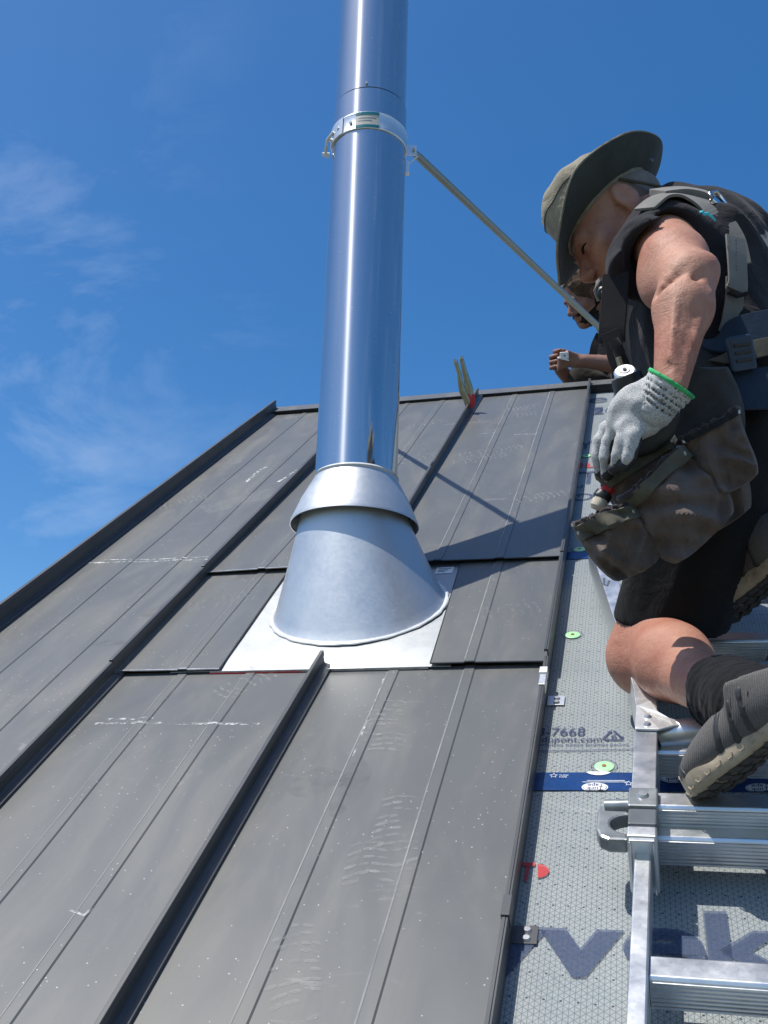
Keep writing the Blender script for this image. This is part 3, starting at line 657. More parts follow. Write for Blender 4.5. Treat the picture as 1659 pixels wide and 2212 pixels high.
# ---------------------------------------------------------------- ladder lying on the underlayment
LA = 0.034; lu, lv = roof_at(1397, 1560, 0.085)
def LW(t, s_, n): return W(lu + t * math.cos(LA) + s_ * math.sin(LA), lv + s_ * math.cos(LA) - t * math.sin(LA), n)
ladder = thing('ladder', 'scuffed aluminium multi-position ladder lying on the roof underlayment', 'ladder', LW(0.2, -1.2, 0))
WL = 0.40
def lbox(t0, t1, s0, s1, n0, n1, name, mat, par=ladder, bevel=.0025):
    q = lambda n: [LW(t0, s0, n), LW(t1, s0, n), LW(t1, s1, n), LW(t0, s1, n)]
    return MB().prism(q(n0), q(n1)).build(name, mat, par, bevel=bevel)
def s_of(y, n=0.085, x=1430):
    u, v = roof_at(x, y, n); return (v - lv) / math.cos(LA)
sA, sB, sC = s_of(1745), s_of(1808, .060), s_of(2112, .060)
sEnd = s_of(1822, .088); sFl = s_of(1545, .088)
for side in (0, 1):
    k = 1 if side == 0 else -1; t0 = 0 if side == 0 else WL
    lbox(t0 - .0105, t0 + .0105, -1.75, .62, .012, .068, 'inner_rail', M['alu'])
    # outer rail: a C channel round the inner one, flaring out towards its feet
    def path(s_):
        f = max(0.0, s_ - sFl); return -k * (0.30 * f * f / (f + .12)) * .62
    ss = [sEnd, sEnd + .1, sFl - .03, sFl + .02, sFl + .08, sFl + .16, sFl + .28, sFl + .45, sFl + .62, sFl + .82]
    for (a, b, n0, n1) in ((-.0165, -.0135, .008, .088), (.0135, .0165, .008, .088), (-.0165, .0165, .0885, .0915)):
        rings = [[LW(t0 + path(q) + a, q, n0), LW(t0 + path(q) + b, q, n0), LW(t0 + path(q) + b, q, n1), LW(t0 + path(q) + a, q, n1)] for q in ss]
        MB().loft(rings).build('outer_rail', M['alu'], ladder, bevel=.0012)
    # sleeve, collar and lock
    lbox(t0 - .019, t0 + .019, sEnd + .006, sEnd + .028, .006, .0945, 'rail_sleeve', M['alu'])
    lbox(t0 - .0185, t0 + .0185, sEnd + .031, sEnd + .066, .006, .0955, 'sleeve_pad', M['plastic'])
    col = lbox(t0 - .0195, t0 + .0195, sEnd + .068, sEnd + .112, .004, .0985, 'lock_collar', M['lock'])
    c = LW(t0, sEnd + .092, .0985); MB().tube([c, c + W(0, 0, 1) * .004], [.0085, .006], 14).build('collar_screw', M['hem'], col, smooth=True)
    # C-shaped lock handle standing off the rail
    rings = []; x1 = -.019; x0 = -.062; sT, sBt = sEnd + .100, sEnd + .020
    outl = [(x1, sT), (x0 + .012, sT), (x0 + .004, sT - .004), (x0, sT - .013), (x0 + .001, sBt + .022), (x0 + .006, sBt + .007), (x0 + .018, sBt), (x1, sBt)]
    cx_, cy_ = x1 + .004, (sT + sBt) / 2 - .004
    inn = [(min(x1, cx_ + .028 * math.cos(a)), cy_ + .021 * math.sin(a)) for a in [math.pi * 1.5 - math.pi * i / 10 for i in range(11)]]
    poly = outl + inn; q = lambda n: [LW(t0 + k * a, b, n) for a, b in poly]
    m = MB(); n_ = len(poly); m.v = [tuple(p) for p in q(.056) + q(.078)]
    ni = len(inn); outl_idx = list(range(len(outl))); inn_idx = list(range(len(outl), n_))
    m.f = [(i, (i + 1) % n_, n_ + (i + 1) % n_, n_ + i) for i in range(n_)] + [tuple(range(n_ - 1, -1, -1)), tuple(range(n_, 2 * n_))]
    m.build('lock_handle', M['lock'], ladder, bevel=.004)
    MB().tube([LW(t0 + k * (x0 + .010), sT - .006, .078), LW(t0 + k * x1, sT - .006, .080)], .0095, 14).build('lock_bar', M['lock'], ladder, smooth=True)
def rung(s_, n0, n1, dep, t0, t1, name, ridged=True):
    m = MB(); pr = [(0, n0), (-.001, n1 - .004), (.003, n1), (dep - .004, n1), (dep, n1 - .004), (dep, n0)]
    rings = [[LW(t, s_ + a, b) for a, b in pr] for t in (t0, t1)]
    o_ = m.loft(rings).build(name, M['alu'], ladder, bevel=.0012)
    if ridged:
        r_ = MB(); nr = 7
        for i in range(nr):
            b = n0 + .004 + (n1 - n0 - .01) * i / (nr - 1); q = lambda tt: [LW(tt, s_ - .0006, b - .0013), LW(tt, s_ - .0022, b - .0007), LW(tt, s_ - .0022, b + .0007), LW(tt, s_ - .0006, b + .0013)]
            r_.loft([q(t0 + .003), q(t1 - .003)])
        r2 = r_.build('rung_tread', M['alu'], o_); r2['kind'] = 'stuff'
    return o_
for s_ in (sA, s_of(1388), s_of(1388) + .25): rung(s_, .046, .088, .036, .0172, WL - .0172, 'rung')
for s_ in (sB, s_of(1623, .060), sC, sC - .25, sB + .47): rung(s_, .016, .060, .038, .0108, WL - .0108, 'rung')
# step tube with pressed end brackets at the start of the flare
sT = s_of(1575, .088)
MB().tube([LW(.017, sT + .014, .066), LW(.03, sT + .016, .07), LW(.06, sT + .02, .072), LW(WL - .06, sT + .02, .072), LW(WL - .017, sT + .014, .066)], [.017, .020, .022, .022, .017], 20).build('step_tube', M['alu'], ladder, smooth=True)
for t0, k in ((0, 1), (WL, -1)):
    br = MB(); q = [(-.016, -.012), (.020, -.014), (.040, .004), (.052, .010), (.050, .022), (.034, .026), (.018, .040), (.006, .075), (-.016, .060)]
    f2 = lambda n, e: [LW(t0 + k * a, sT + b, n + (e * max(0, a - .02))) for a, b in q]
    o_ = br.prism(f2(.0925, -.2), f2(.0965, -.2)).build('end_bracket', M['zinc'], ladder, bevel=.001)
    for (a, b) in ((.002, .0), (.002, .024)):
        c = LW(t0 + k * a, sT + b, .0966); MB().tube([c, c + W(0, 0, 1) * .0035], [.0062, .0035], 12).build('rivet', M['hem'], o_, smooth=True)

# ---------------------------------------------------------------- signed-distance modelling for bodies, clothes and soft goods
def H(x, y, d): return np.array(at(x, y, d), dtype=np.float32)
def CV(x, y, z): return np.array(RT * x + UP * y + FW * z, dtype=np.float32)         # right, up, away
def unit(a): a = np.asarray(a, dtype=np.float32); return a / np.linalg.norm(a)
def frame(z, y):                                                                     # rows: x, y, z unit axes
    z = unit(z); y = np.asarray(y, np.float32); y = unit(y - z * y.dot(z)); return np.stack([np.cross(y, z), y, z])
def rcone(a, b, ra, rb):
    a = np.asarray(a, np.float32); b = np.asarray(b, np.float32); ab = b - a; L2 = float(ab @ ab) + 1e-12
    def f(P):
        t = np.clip(((P - a) @ ab) / L2, 0, 1); return np.linalg.norm(P - a - t[:, None] * ab, axis=1) - (ra + (rb - ra) * t)
    return f
def ell(c, F, r):
    c = np.asarray(c, np.float32); r = np.asarray(r, np.float32)
    def f(P):
        q = (P - c) @ F.T; k0 = np.linalg.norm(q / r, axis=1); k1 = np.linalg.norm(q / (r * r), axis=1) + 1e-6; return k0 * (k0 - 1) / k1
    return f
def rbx(c, F, h, rd):
    c = np.asarray(c, np.float32); h = np.asarray(h, np.float32) - rd
    def f(P):
        q = np.abs((P - c) @ F.T) - h; return np.linalg.norm(np.maximum(q, 0), axis=1) + np.minimum(q.max(axis=1), 0) - rd
    return f
def half(p, n):                                                                      # inside where (P-p).n < 0
    p = np.asarray(p, np.float32); n = unit(n); return lambda P: (P - p) @ n
def smin(a, b, k):
    if k <= 0: return np.minimum(a, b)
    h = np.clip(0.5 + 0.5 * (b - a) / k, 0, 1); return b + (a - b) * h - k * h * (1 - h)
def union(ops):
    def f(P):
        d = None
        for op in ops:
            k = op[2] if len(op) > 2 else 0.02; v = op[1](P)
            if d is None: d = v
            elif op[0] == 'u': d = smin(d, v, k)
            elif op[0] == 's': d = -smin(-d, v, k)
            elif op[0] == 'i': d = -smin(-d, -v, k)
        return d
    return f
def folds(amp, sc, seed, dirs=None, n=7):
    r = np.random.RandomState(seed); ks = r.normal(size=(n, 3)).astype(np.float32)
    if dirs is not None:
        d = unit(dirs); ks = ks - 0.85 * (ks @ d)[:, None] * d
    ks = ks / np.linalg.norm(ks, axis=1)[:, None] * sc * r.uniform(.6, 1.7, size=(n, 1)).astype(np.float32); ph = r.uniform(0, 6.28, n)
    return lambda P: sum((amp / n * 2.2) * (1 - 2 * np.abs(np.sin((P @ ks[i] + ph[i] + 0.8 * np.sin(P @ ks[(i + 3) % n] * .6)) / 2))) for i in range(n))
def disp(f, g): return lambda P: f(P) - g(P)
def mesh_sdf(f, lo, hi, h, B=14):
    lo = np.asarray(lo, np.float32); hi = np.asarray(hi, np.float32); nb = np.ceil((hi - lo) / (h * B)).astype(int); n = nb * B + 1
    ctr = np.stack(np.meshgrid(*[(np.arange(k) + .5) * B * h for k in nb], indexing='ij'), -1).reshape(-1, 3).astype(np.float32) + lo
    dc = f(ctr); V = np.empty(tuple(n), np.float32); V[:] = 1.0
    o = np.stack(np.meshgrid(*[np.arange(B + 1)] * 3, indexing='ij'), -1).reshape(-1, 3)
    rad = B * h * 0.5 * 1.733 * 1.35 + .012
    for bi, d in enumerate(dc):
        i = np.array(np.unravel_index(bi, tuple(nb))) * B; sl = tuple(slice(a, a + B + 1) for a in i)
        if abs(d) > rad:
            if d < 0: V[sl] = -1.0
            continue
        V[sl] = f((o + i).astype(np.float32) * h + lo).reshape(B + 1, B + 1, B + 1)
    S = V < 0; n1 = n - 1
    c = sum(S[a:n1[0] + a, b:n1[1] + b, e:n1[2] + e].astype(np.int8) for a in (0, 1) for b in (0, 1) for e in (0, 1))
    act = np.argwhere((c > 0) & (c < 8)); ids = -np.ones(tuple(n1), np.int64); ids[tuple(act.T)] = np.arange(len(act))
    acc = np.zeros((len(act), 3), np.float32); cnt = np.zeros(len(act), np.float32)
    cor = [(a, b, e) for a in (0, 1) for b in (0, 1) for e in (0, 1)]
    for p in cor:
        for ax in range(3):
            if p[ax]: continue
            q = list(p); q[ax] = 1; va = V[tuple((act + p).T)]; vb = V[tuple((act + q).T)]; m = (va < 0) != (vb < 0)
            t = np.where(m, va / np.where(m, va - vb, 1), 0); pos = np.tile(np.array(p, np.float32), (len(act), 1)); pos[:, ax] += t
            acc += pos * m[:, None]; cnt += m
    verts = (act + acc / cnt[:, None]) * h + lo; faces = []
    for ax in range(3):
        sl0 = [slice(None)] * 3; sl1 = [slice(None)] * 3; sl0[ax] = slice(0, -1); sl1[ax] = slice(1, None)
        e = np.argwhere(S[tuple(sl0)] != S[tuple(sl1)]); o1, o2 = [(1, 2), (2, 0), (0, 1)][ax]
        e = e[(e[:, o1] > 0) & (e[:, o2] > 0) & (e[:, o1] < n1[o1]) & (e[:, o2] < n1[o2])]
        if not len(e): continue
        d1 = np.zeros(3, int); d1[o1] = 1; d2 = np.zeros(3, int); d2[o2] = 1
        q = np.stack([ids[tuple((e - d1 - d2).T)], ids[tuple((e - d2).T)], ids[tuple(e.T)], ids[tuple((e - d1).T)]], 1)
        ins = S[tuple(e.T)]; q[~ins] = q[~ins][:, ::-1]; faces.append(q)
    F = np.concatenate(faces); F = F[(F >= 0).all(1)]
    return verts, F
def soft(name, f, pts, pad, h, mat, parent, smooth_it=1):
    pts = np.array(pts, np.float32); v, F = mesh_sdf(f, pts.min(0) - pad, pts.max(0) + pad, h)
    me = bpy.data.meshes.new(name); me.from_pydata(v.tolist(), [], F.tolist()); me.update()
    for p in me.polygons: p.use_smooth = True
    me.materials.append(mat); o = bpy.data.objects.new(name, me); link(o, parent)
    if smooth_it:
        m = o.modifiers.new('relax', 'SMOOTH'); m.factor = .5; m.iterations = smooth_it
    return o
def skin_mat(name, c, c2, dark):
    k = NT(name); n1 = k.noise(9, detail=5); n2 = k.noise(70, detail=4, rough=.7); n3 = k.noise(26, detail=5, rough=.65, dist=.5)
    col = k.mix(k.rng(n1, .35, .65), c, c2); col = k.mix(k.rng(n2, .52, .7, 0, .28), col, dark); col = k.mix(k.rng(n3, .56, .7, 0, .35), col, tuple(x * 1.2 for x in c))
    k.col(col); k.rough(k.rng(n2, .3, .7, .52, .68)); k.set(Subsurface_Weight=0.03, Subsurface_Scale=0.012); k.b.inputs['Subsurface Radius'].default_value = (1, .35, .2)
    b1 = k.bump(n3, .5, .006); b2 = k.bump(k.noise(110, detail=5, rough=.7, dist=.8), .5, .0022, b1); k.bump(k.noise(520, detail=3), .3, .0012, b2); return k.m
M['skin'] = skin_mat('tanned_skin', (0.45, 0.23, 0.155), (0.35, 0.135, 0.085), (0.17, 0.068, 0.042))
M['skin2'] = skin_mat('brown_skin', (0.26, 0.135, 0.095), (0.21, 0.10, 0.07), (0.13, 0.06, 0.04))
M['shirt'] = fabric('charcoal_cotton', (0.026, 0.025, 0.029), .2, .08); M['shorts'] = fabric('black_canvas', (0.012, 0.012, 0.013), .25, .04)
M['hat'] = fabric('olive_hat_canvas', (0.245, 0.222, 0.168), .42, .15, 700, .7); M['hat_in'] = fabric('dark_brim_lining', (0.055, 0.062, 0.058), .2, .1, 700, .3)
M['web'] = fabric('grey_webbing', (0.20, 0.195, 0.18), .2, .1, 1400, .12); M['webd'] = fabric('black_webbing', (0.018, 0.018, 0.02), .2, .1, 1400, .1)
M['navy'] = fabric('navy_belt', (0.022, 0.040, 0.068), .2, .1, 1200, .15); M['pouch'] = fabric('brown_grey_nylon', (0.115, 0.088, 0.076), .28, .12, 1100, .7)
M['apron'] = fabric('slate_nylon', (0.052, 0.052, 0.052), .25, .1, 1100, .5); M['binding'] = fabric('olive_binding', (0.095, 0.088, 0.066), .25, .12, 1500, .2); M['fray'] = fabric('frayed_edge', (0.035, 0.026, 0.028), .5, .3, 500, 1)
M['sock'] = fabric('black_wool', (0.010, 0.010, 0.011), .3, .05, 600, .5); 
def knit_mat():
    k = NT('shoe_knit'); w_ = k.n('ShaderNodeTexWave'); w_.inputs['Scale'].default_value = 120; w_.inputs['Distortion'].default_value = 1.2; w_.inputs['Detail'].default_value = 1; k.l(k.coord(), w_.inputs['Vector'])
    n = k.noise(500, detail=2); f = k.math('MULTIPLY', w_.outputs['Fac'], k.rng(n, .35, .65)); k.col(k.mix(f, (0.085, 0.080, 0.076), (0.145, 0.138, 0.130))); k.rough(.85); b = k.bump(w_.outputs['Fac'], .3, .0015); k.bump(n, .4, .001, b); return k.m
M['knit'] = knit_mat()

M['overlay'] = simple('shoe_overlay', (0.030, 0.030, 0.032), .5, var=.15); M['sole'] = simple('tan_rubber', (0.36, 0.30, 0.215), .75, var=.18, sc=45, bump=.3, bsc=90); M['tread'] = simple('dark_rubber', (0.045, 0.038, 0.030), .7, var=.3, sc=50)
def glove_mat():
    k = NT('grey_knit_glove'); n = k.noise(520, detail=3, rough=.75); m = k.noise(14, detail=3)
    c = k.mix(k.rng(n, .42, .62), (0.33, 0.33, 0.33), (0.62, 0.63, 0.62)); k.col(k.mix(k.rng(m, .5, .75, 0, .35), c, (.11, .11, .11))); k.rough(.9); k.b.inputs['Specular IOR Level'].default_value = .2
    k.bump(n, .5, .002); return k.m
M['glove'] = glove_mat(); M['gdip'] = simple('black_glove_coating', (0.022, 0.022, 0.023), .6, sc=60, bump=.4, bsc=150); M['gband'] = simple('green_cuff_band', (0.03, 0.42, 0.13), .7)
M['hair'] = fabric('brown_hair', (0.075, 0.047, 0.028), .5, .2, 300, 1.0); M['beard'] = fabric('black_beard', (0.014, 0.010, 0.008), .4, .1, 500, 1.0); M['greyhair'] = fabric('grey_stubble', (0.20, 0.17, 0.15), .3, .2, 700, .6)
M['chrome'] = simple('chrome', (0.72, 0.73, 0.74), .12, metal=1, var=.05); M['cyan'] = simple('turquoise_print', (0.05, 0.55, 0.62), .7)
M['shirt2'] = fabric('dark_grey_jersey', (0.060, 0.055, 0.052), .25, .1); M['trouser2'] = fabric('dark_work_cloth', (0.035, 0.032, 0.03), .25, .1)
M['eye'] = simple('eye', (0.5, 0.48, 0.45), .2, var=.02)
# ================================================================ person kneeling on the ladder
p1 = thing('person', 'person in olive brimmed hat, black shirt and tool belt kneeling on the ladder', 'person', tuple(W(0.33, -0.1, 0.1)))
HU = unit(CV(-.64, .66, .39)); HF = CV(-.71, -.66, -.05); HF = unit(HF - HU * HF.dot(HU)); HLf = np.cross(HU, HF)
HFr = np.stack([HLf, HF, HU])
HC = H(1358, 432, 1.95) - HLf * .078 + HU * .012 + HF * .012
def hp(x, y, z): return HC + HLf * x + HF * y + HU * z
def face_ops(hp, F, k=1.0):
    o = [('u', ell(hp(0, -.005, .035), F, (.076, .097, .090)), .0), ('u', ell(hp(0, .045, -.035), F, (.058, .056, .078)), .03), ('u', ell(hp(0, .078, -.100), F, (.024, .020, .018)), .03)]
    for s_ in (-1, 1):
        o += [('u', rcone(hp(s_ * .058, -.002, -.052), hp(s_ * .016, .072, -.100), .020, .018), .025), ('u', ell(hp(s_ * .046, .066, -.024), F, (.022, .020, .018)), .02)]
    o += [('u', rcone(hp(-.036, .087, .018), hp(.036, .087, .018), .0125, .0125), .015)]
    for s_ in (-1, 1): o += [('s', ell(hp(s_ * .032, .104, -.001), F, (.018, .016, .012)), .010), ('u', ell(hp(s_ * .032, .082, -.002), F, (.0135, .0125, .0115)), .003)]
    o += [('u', rcone(hp(0, .096, .004), hp(0, .120, -.032), .0080, .0120), .010)]
    for s_ in (-1, 1): o += [('u', ell(hp(s_ * .011, .110, -.038), F, (.0085, .011, .0085)), .005)]
    o += [('u', ell(hp(0, .094, -.060), F, (.026, .013, .0065)), .008), ('u', ell(hp(0, .091, -.072), F, (.023, .013, .0075)), .008), ('s', ell(hp(0, .108, -.0655), F, (.022, .012, .0018)), .003)]
    for s_ in (-1, 1):
        o += [('u', ell(hp(s_ * .080, -.014, -.002), F, (.011, .021, .034)), .006), ('s', ell(hp(s_ * .0925, -.010, .004), F, (.0085, .013, .021)), .003), ('u', ell(hp(s_ * .080, -.004, -.030), F, (.008, .009, .010)), .006)]
    return o
# joints, seen position and distance
NB = H(1452, 492, 2.0); CH = H(1488, 620, 1.955); BE = H(1562, 785, 1.92); PV = H(1595, 905, 1.88)
SHL = H(1428, 522, 1.86); ELB = H(1486, 602, 1.665); WRS = H(1448, 836, 1.575)
SHR = H(1470, 570, 2.10); ELR = H(1500, 740, 2.2); WRR = H(1450, 880, 2.1)
HPL = H(1560, 965, 1.79); KNL = H(1392, 1408, 1.875); ANL = H(1606, 1518, 1.445)
HPR = H(1650, 985, 2.00); KNR = H(1480, 1190, 2.30); ANR = H(1640, 1240, 1.90)
SPD = unit(NB - PV); FRB = CV(-.94, -.33, .12); TF = frame(SPD, FRB)        # torso: x across, y front, z up the spine
ops = face_ops(hp, HFr)
ops += [('u', rcone(hp(0, -.022, -.045), NB, .056, .062), .03), ('u', ell(CH, TF, (.155, .112, .15)), .04), ('u', ell(H(1545, 585, 1.99), TF, (.13, .08, .11)), .05), ('u', ell(BE, TF, (.150, .118, .16)), .06), ('u', ell(PV, TF, (.155, .125, .12)), .06),
        ('u', rcone(SHL, SHL * .45 + ELB * .55, .056, .051), .03), ('u', rcone(SHL * .45 + ELB * .55, ELB, .050, .042), .02)]
fm = ELB * .72 + WRS * .28
ops += [('u', rcone(ELB, fm, .040, .0435), .015), ('u', rcone(fm, WRS, .0425, .0245), .02), ('u', ell(ELB + CV(.026, .016, -.006), np.eye(3, dtype=np.float32), (.017, .018, .017)), .022),
        ('u', ell(SHL * .4 + ELB * .6 + CV(-.022, -.034, .01), frame(ELB - SHL, CV(0, 1, 0)), (.037, .041, .066)), .025), ('s', rcone(ELB + CV(-.052, -.03, -.03), ELB + CV(-.012, .012, -.052), .006, .005), .012), ('s', rcone(ELB + CV(-.03, -.035, -.045), ELB + CV(.008, -.002, -.050), .005, .004), .010)]
ops += [('u', rcone(SHR, ELR, .058, .046), .03), ('u', rcone(ELR, WRR, .044, .028), .02), ('u', ell(WRR + CV(-.03, -.04, 0), np.eye(3, dtype=np.float32), (.035, .05, .03)), .02)]
km = KNL * .66 + ANL * .34
ops += [('u', rcone(HPL, KNL, .092, .060), .04), ('u', ell(KNL + CV(-.008, -.012, -.01), np.eye(3, dtype=np.float32), (.054, .060, .056)), .03), ('u', rcone(KNL + CV(.005, -.018, -.02), km, .052, .053), .03), ('u', rcone(km, ANL, .052, .036), .03),
        ('u', ell(km + CV(.004, .024, .03), frame(ANL - KNL, CV(0, 1, 0)), (.048, .046, .115)), .035), ('u', rcone(HPR, KNR, .09, .06), .03), ('u', rcone(KNR, ANR, .055, .038), .03)]
# sinews and veins along the forearm, shin edge
axf = unit(WRS - ELB); sd_ = unit(np.cross(axf, CV(0, 0, 1)))
for (t0, t1, off, r_) in ((.40, .98, .010, .0046), (.25, .80, -.014, .0055), (.55, .97, -.004, .0036), (.15, .6, .016, .006), (.70, .99, .004, .003)):
    a = ELB * (1 - t0) + WRS * t0 + sd_ * off * 1.6 - CV(0, 0, 1) * (.043 * (1 - t0) + .027 * t0); b = ELB * (1 - t1) + WRS * t1 + sd_ * off - CV(0, 0, 1) * (.043 * (1 - t1) + .0265 * t1)
    ops += [('u', rcone(a, b, r_, r_), .006)]
body = soft('body', union(ops), [HC + HU * .13, HC - HU * .13, hp(0, .13, 0), hp(0, -.12, 0), NB, PV, SHL, ELB, WRS, HPL, KNL, ANL, HPR, KNR, ANR, SHR, ELR, WRR], .14, .0052, M['skin'], p1, 1)
for s_ in (-1, 1):
    brw = MB().tube([Vector(hp(s_ * (.014 + .028 * t), .101 - .010 * t * t, .016 + .006 * math.sin(2.4 * t))) for t in (0, .3, .6, 1)], [.004, .0052, .0045, .002], 8, flat=.6); brw.build('eyebrow', M['greyhair'], p1, smooth=True)
for s_ in (-1, 1):
    MB().tube([Vector(hp(s_ * (.019 + .026 * t), .0965 - .009 * t * t, -.0015 + .0035 * math.sin(3.1 * t))) for t in (0, .25, .5, .75, 1)], [.0012, .0022, .0024, .0022, .0012], 6).build('eyelid_line', M['beard'], p1, smooth=True)
MB().tube([Vector(hp(x, .1045 - 9 * x * x, -.0652)) for x in (-.022, -.011, 0, .011, .022)], .0016, 6).build('mouth_line', M['fray'], p1, smooth=True)
soft('stubble', union([('u', ell(hp(0, -.012, .018), HFr, (.0785, .0985, .060)), 0), ('i', half(hp(0, -.02, 0), HF), .004), ('s', ell(hp(.088, -.014, 0), HFr, (.03, .026, .042)), .004), ('s', ell(hp(-.088, -.014, 0), HFr, (.03, .026, .042)), .004)]), [hp(.09, -.11, .09), hp(-.09, .0, -.06), hp(.09, 0, -.06), hp(-.09, -.11, .09)], .03, .004, M['greyhair'], p1)
# hat
hat = thing('hat_group', '', '', (0, 0, 0)) if False else None
def ang_ring(rx, ry, zf, n=72, cy=0.0): return [Vector(hp(rx * math.cos(a), cy + ry * math.sin(a), zf(a, rx, ry))) for a in [2 * math.pi * k / n for k in range(n)]]
ZB = .040
def brim_z(t): return lambda a, rx, ry: ZB + .018 * t * t * (math.cos(a) ** 2) * 1.6 - .034 * t * t * max(0, math.sin(a)) ** 2 + .012 * t * t * max(0, -math.sin(a)) + .004 * t * math.sin(3 * a + 1) + .002 * t * math.sin(7 * a)
rows = []
for t in [i / 9 for i in range(10)]: rows.append(ang_ring(.083 + .062 * t, .101 + .060 * t, brim_z(t), cy=-.004))
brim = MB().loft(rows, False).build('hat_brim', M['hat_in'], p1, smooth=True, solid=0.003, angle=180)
MB().loft([[p + Vector(HU) * .0032 for p in r_] for r_ in rows], False).build('hat_brim_top', M['hat'], p1, smooth=True, angle=180)
e = rows[-1] + [rows[-1][0]]
MB().tube([p + Vector(HU) * .001 for p in e], .0028, 6, caps=False).build('brim_edge', M['hat'], brim, smooth=True)
rows = []
for (z, k_) in ((-.004, 1.0), (.015, 1.0), (.04, .985), (.066, .95), (.082, .90), (.092, .78), (.095, .55), (.094, .25), (.093, .03)):
    rows.append(ang_ring(.0845 * k_, .1045 * k_, lambda a, rx, ry, z=z: ZB + z + .006 * math.sin(2 * a + .5) * (z > .08) + .0018 * math.sin(9 * a + z * 60), cy=-.004))
crown = MB().loft(rows, True).build('hat_crown', M['hat'], p1, smooth=True, angle=180)
MB().loft([ang_ring(.0856, .1056, lambda a, rx, ry: ZB + .004, cy=-.004), ang_ring(.0862, .1062, lambda a, rx, ry: ZB + .024 + .001 * math.sin(5 * a), cy=-.004), ang_ring(.0848, .1048, lambda a, rx, ry: ZB + .026, cy=-.004)], False).build('hat_band', M['hat'], crown, smooth=True)
MB().tube([Vector(hp(.0845 * .952 * math.cos(a), -.004 + .1045 * .952 * math.sin(a), ZB + .066 + .0018 * math.sin(9 * a + 4))) for a in [2 * math.pi * k / 60 for k in range(61)]], .0016, 5, caps=False).build('crown_seam', M['hat_in'], crown, smooth=True)
MB().tube([Vector(hp(.050, -.112, ZB + .002)), Vector(hp(.038, -.122, ZB - .002)), Vector(hp(.024, -.128, ZB + .003))], .004, 6).build('toggle_cord', M['black'], brim, smooth=True)
MB().tube([Vector(hp(.074, -.03, .045)), Vector(hp(.080, -.052, -.005)), Vector(hp(.06, -.085, -.045)), Vector(hp(.0, -.100, -.055))], .0032, 6).build('chin_cord', M['binding'], brim, smooth=True)
# shirt
UA = unit(ELB - SHL)
sleeve_f = union([('u', rcone(NB, SHL + CV(.01, 0, 0), .066, .070), 0), ('u', rcone(SHL + CV(0, -.002, 0), SHL + UA * .105 + CV(0, -.004, 0), .073, .078), .03), ('u', rcone(H(1388, 560, 1.88), H(1372, 580, 1.80), .055, .055), .04),
                  ('i', half(SHL + UA * .090, unit(UA + CV(.22, -.22, 0))), .003), ('s', rcone(SHL + UA * .074, SHL + UA * .25, .066, .070), .006)])
shirt_f = union([('u', ell(CH, TF, (.184, .142, .172)), 0), ('u', ell(H(1548, 582, 1.99), TF, (.16, .112, .135)), .05), ('u', ell(BE, TF, (.185, .150, .20)), .06), ('u', ell(PV, TF, (.165, .136, .11)), .05), ('u', rcone(NB, SHR, .07, .07), .04),
                 ('u', rcone(SHR, SHR * .5 + ELR * .5, .075, .07), .03), ('u', sleeve_f, .02), ('s', ell(hp(0, -.01, -.06), HFr, (.064, .066, .10)), .01), ('i', half(PV - SPD * .06, -SPD), .004)])
shirt = soft('shirt', disp(shirt_f, folds(.010, 52, 5, UA * .6 + SPD)), [NB, CH, BE, PV, SHL, SHL + UA * .1, SHR, ELR], .2, .006, M['shirt'], p1, 1)
tq = [H(1512, 459, 1.735), H(1520, 458, 1.735), H(1526, 464, 1.735), H(1536, 468, 1.74), H(1543, 476, 1.745)]
# shorts
HEMC = H(1445, 1348, 1.865); TH = unit(HEMC - HPL)
shorts_f = union([('u', ell(PV, TF, (.172, .143, .12)), 0), ('u', rcone(HPL, HEMC + TH * .05, .108, .096), .05), ('u', rcone(HPR, KNR, .105, .088), .05), ('i', half(HEMC, unit(TH + CV(.16, -.10, 0))), .003)])
soft('shorts', disp(shorts_f, folds(.006, 40, 11, TH)), [PV, HPL, HEMC, HPR, KNR], .18, .0065, M['shorts'], p1, 1)
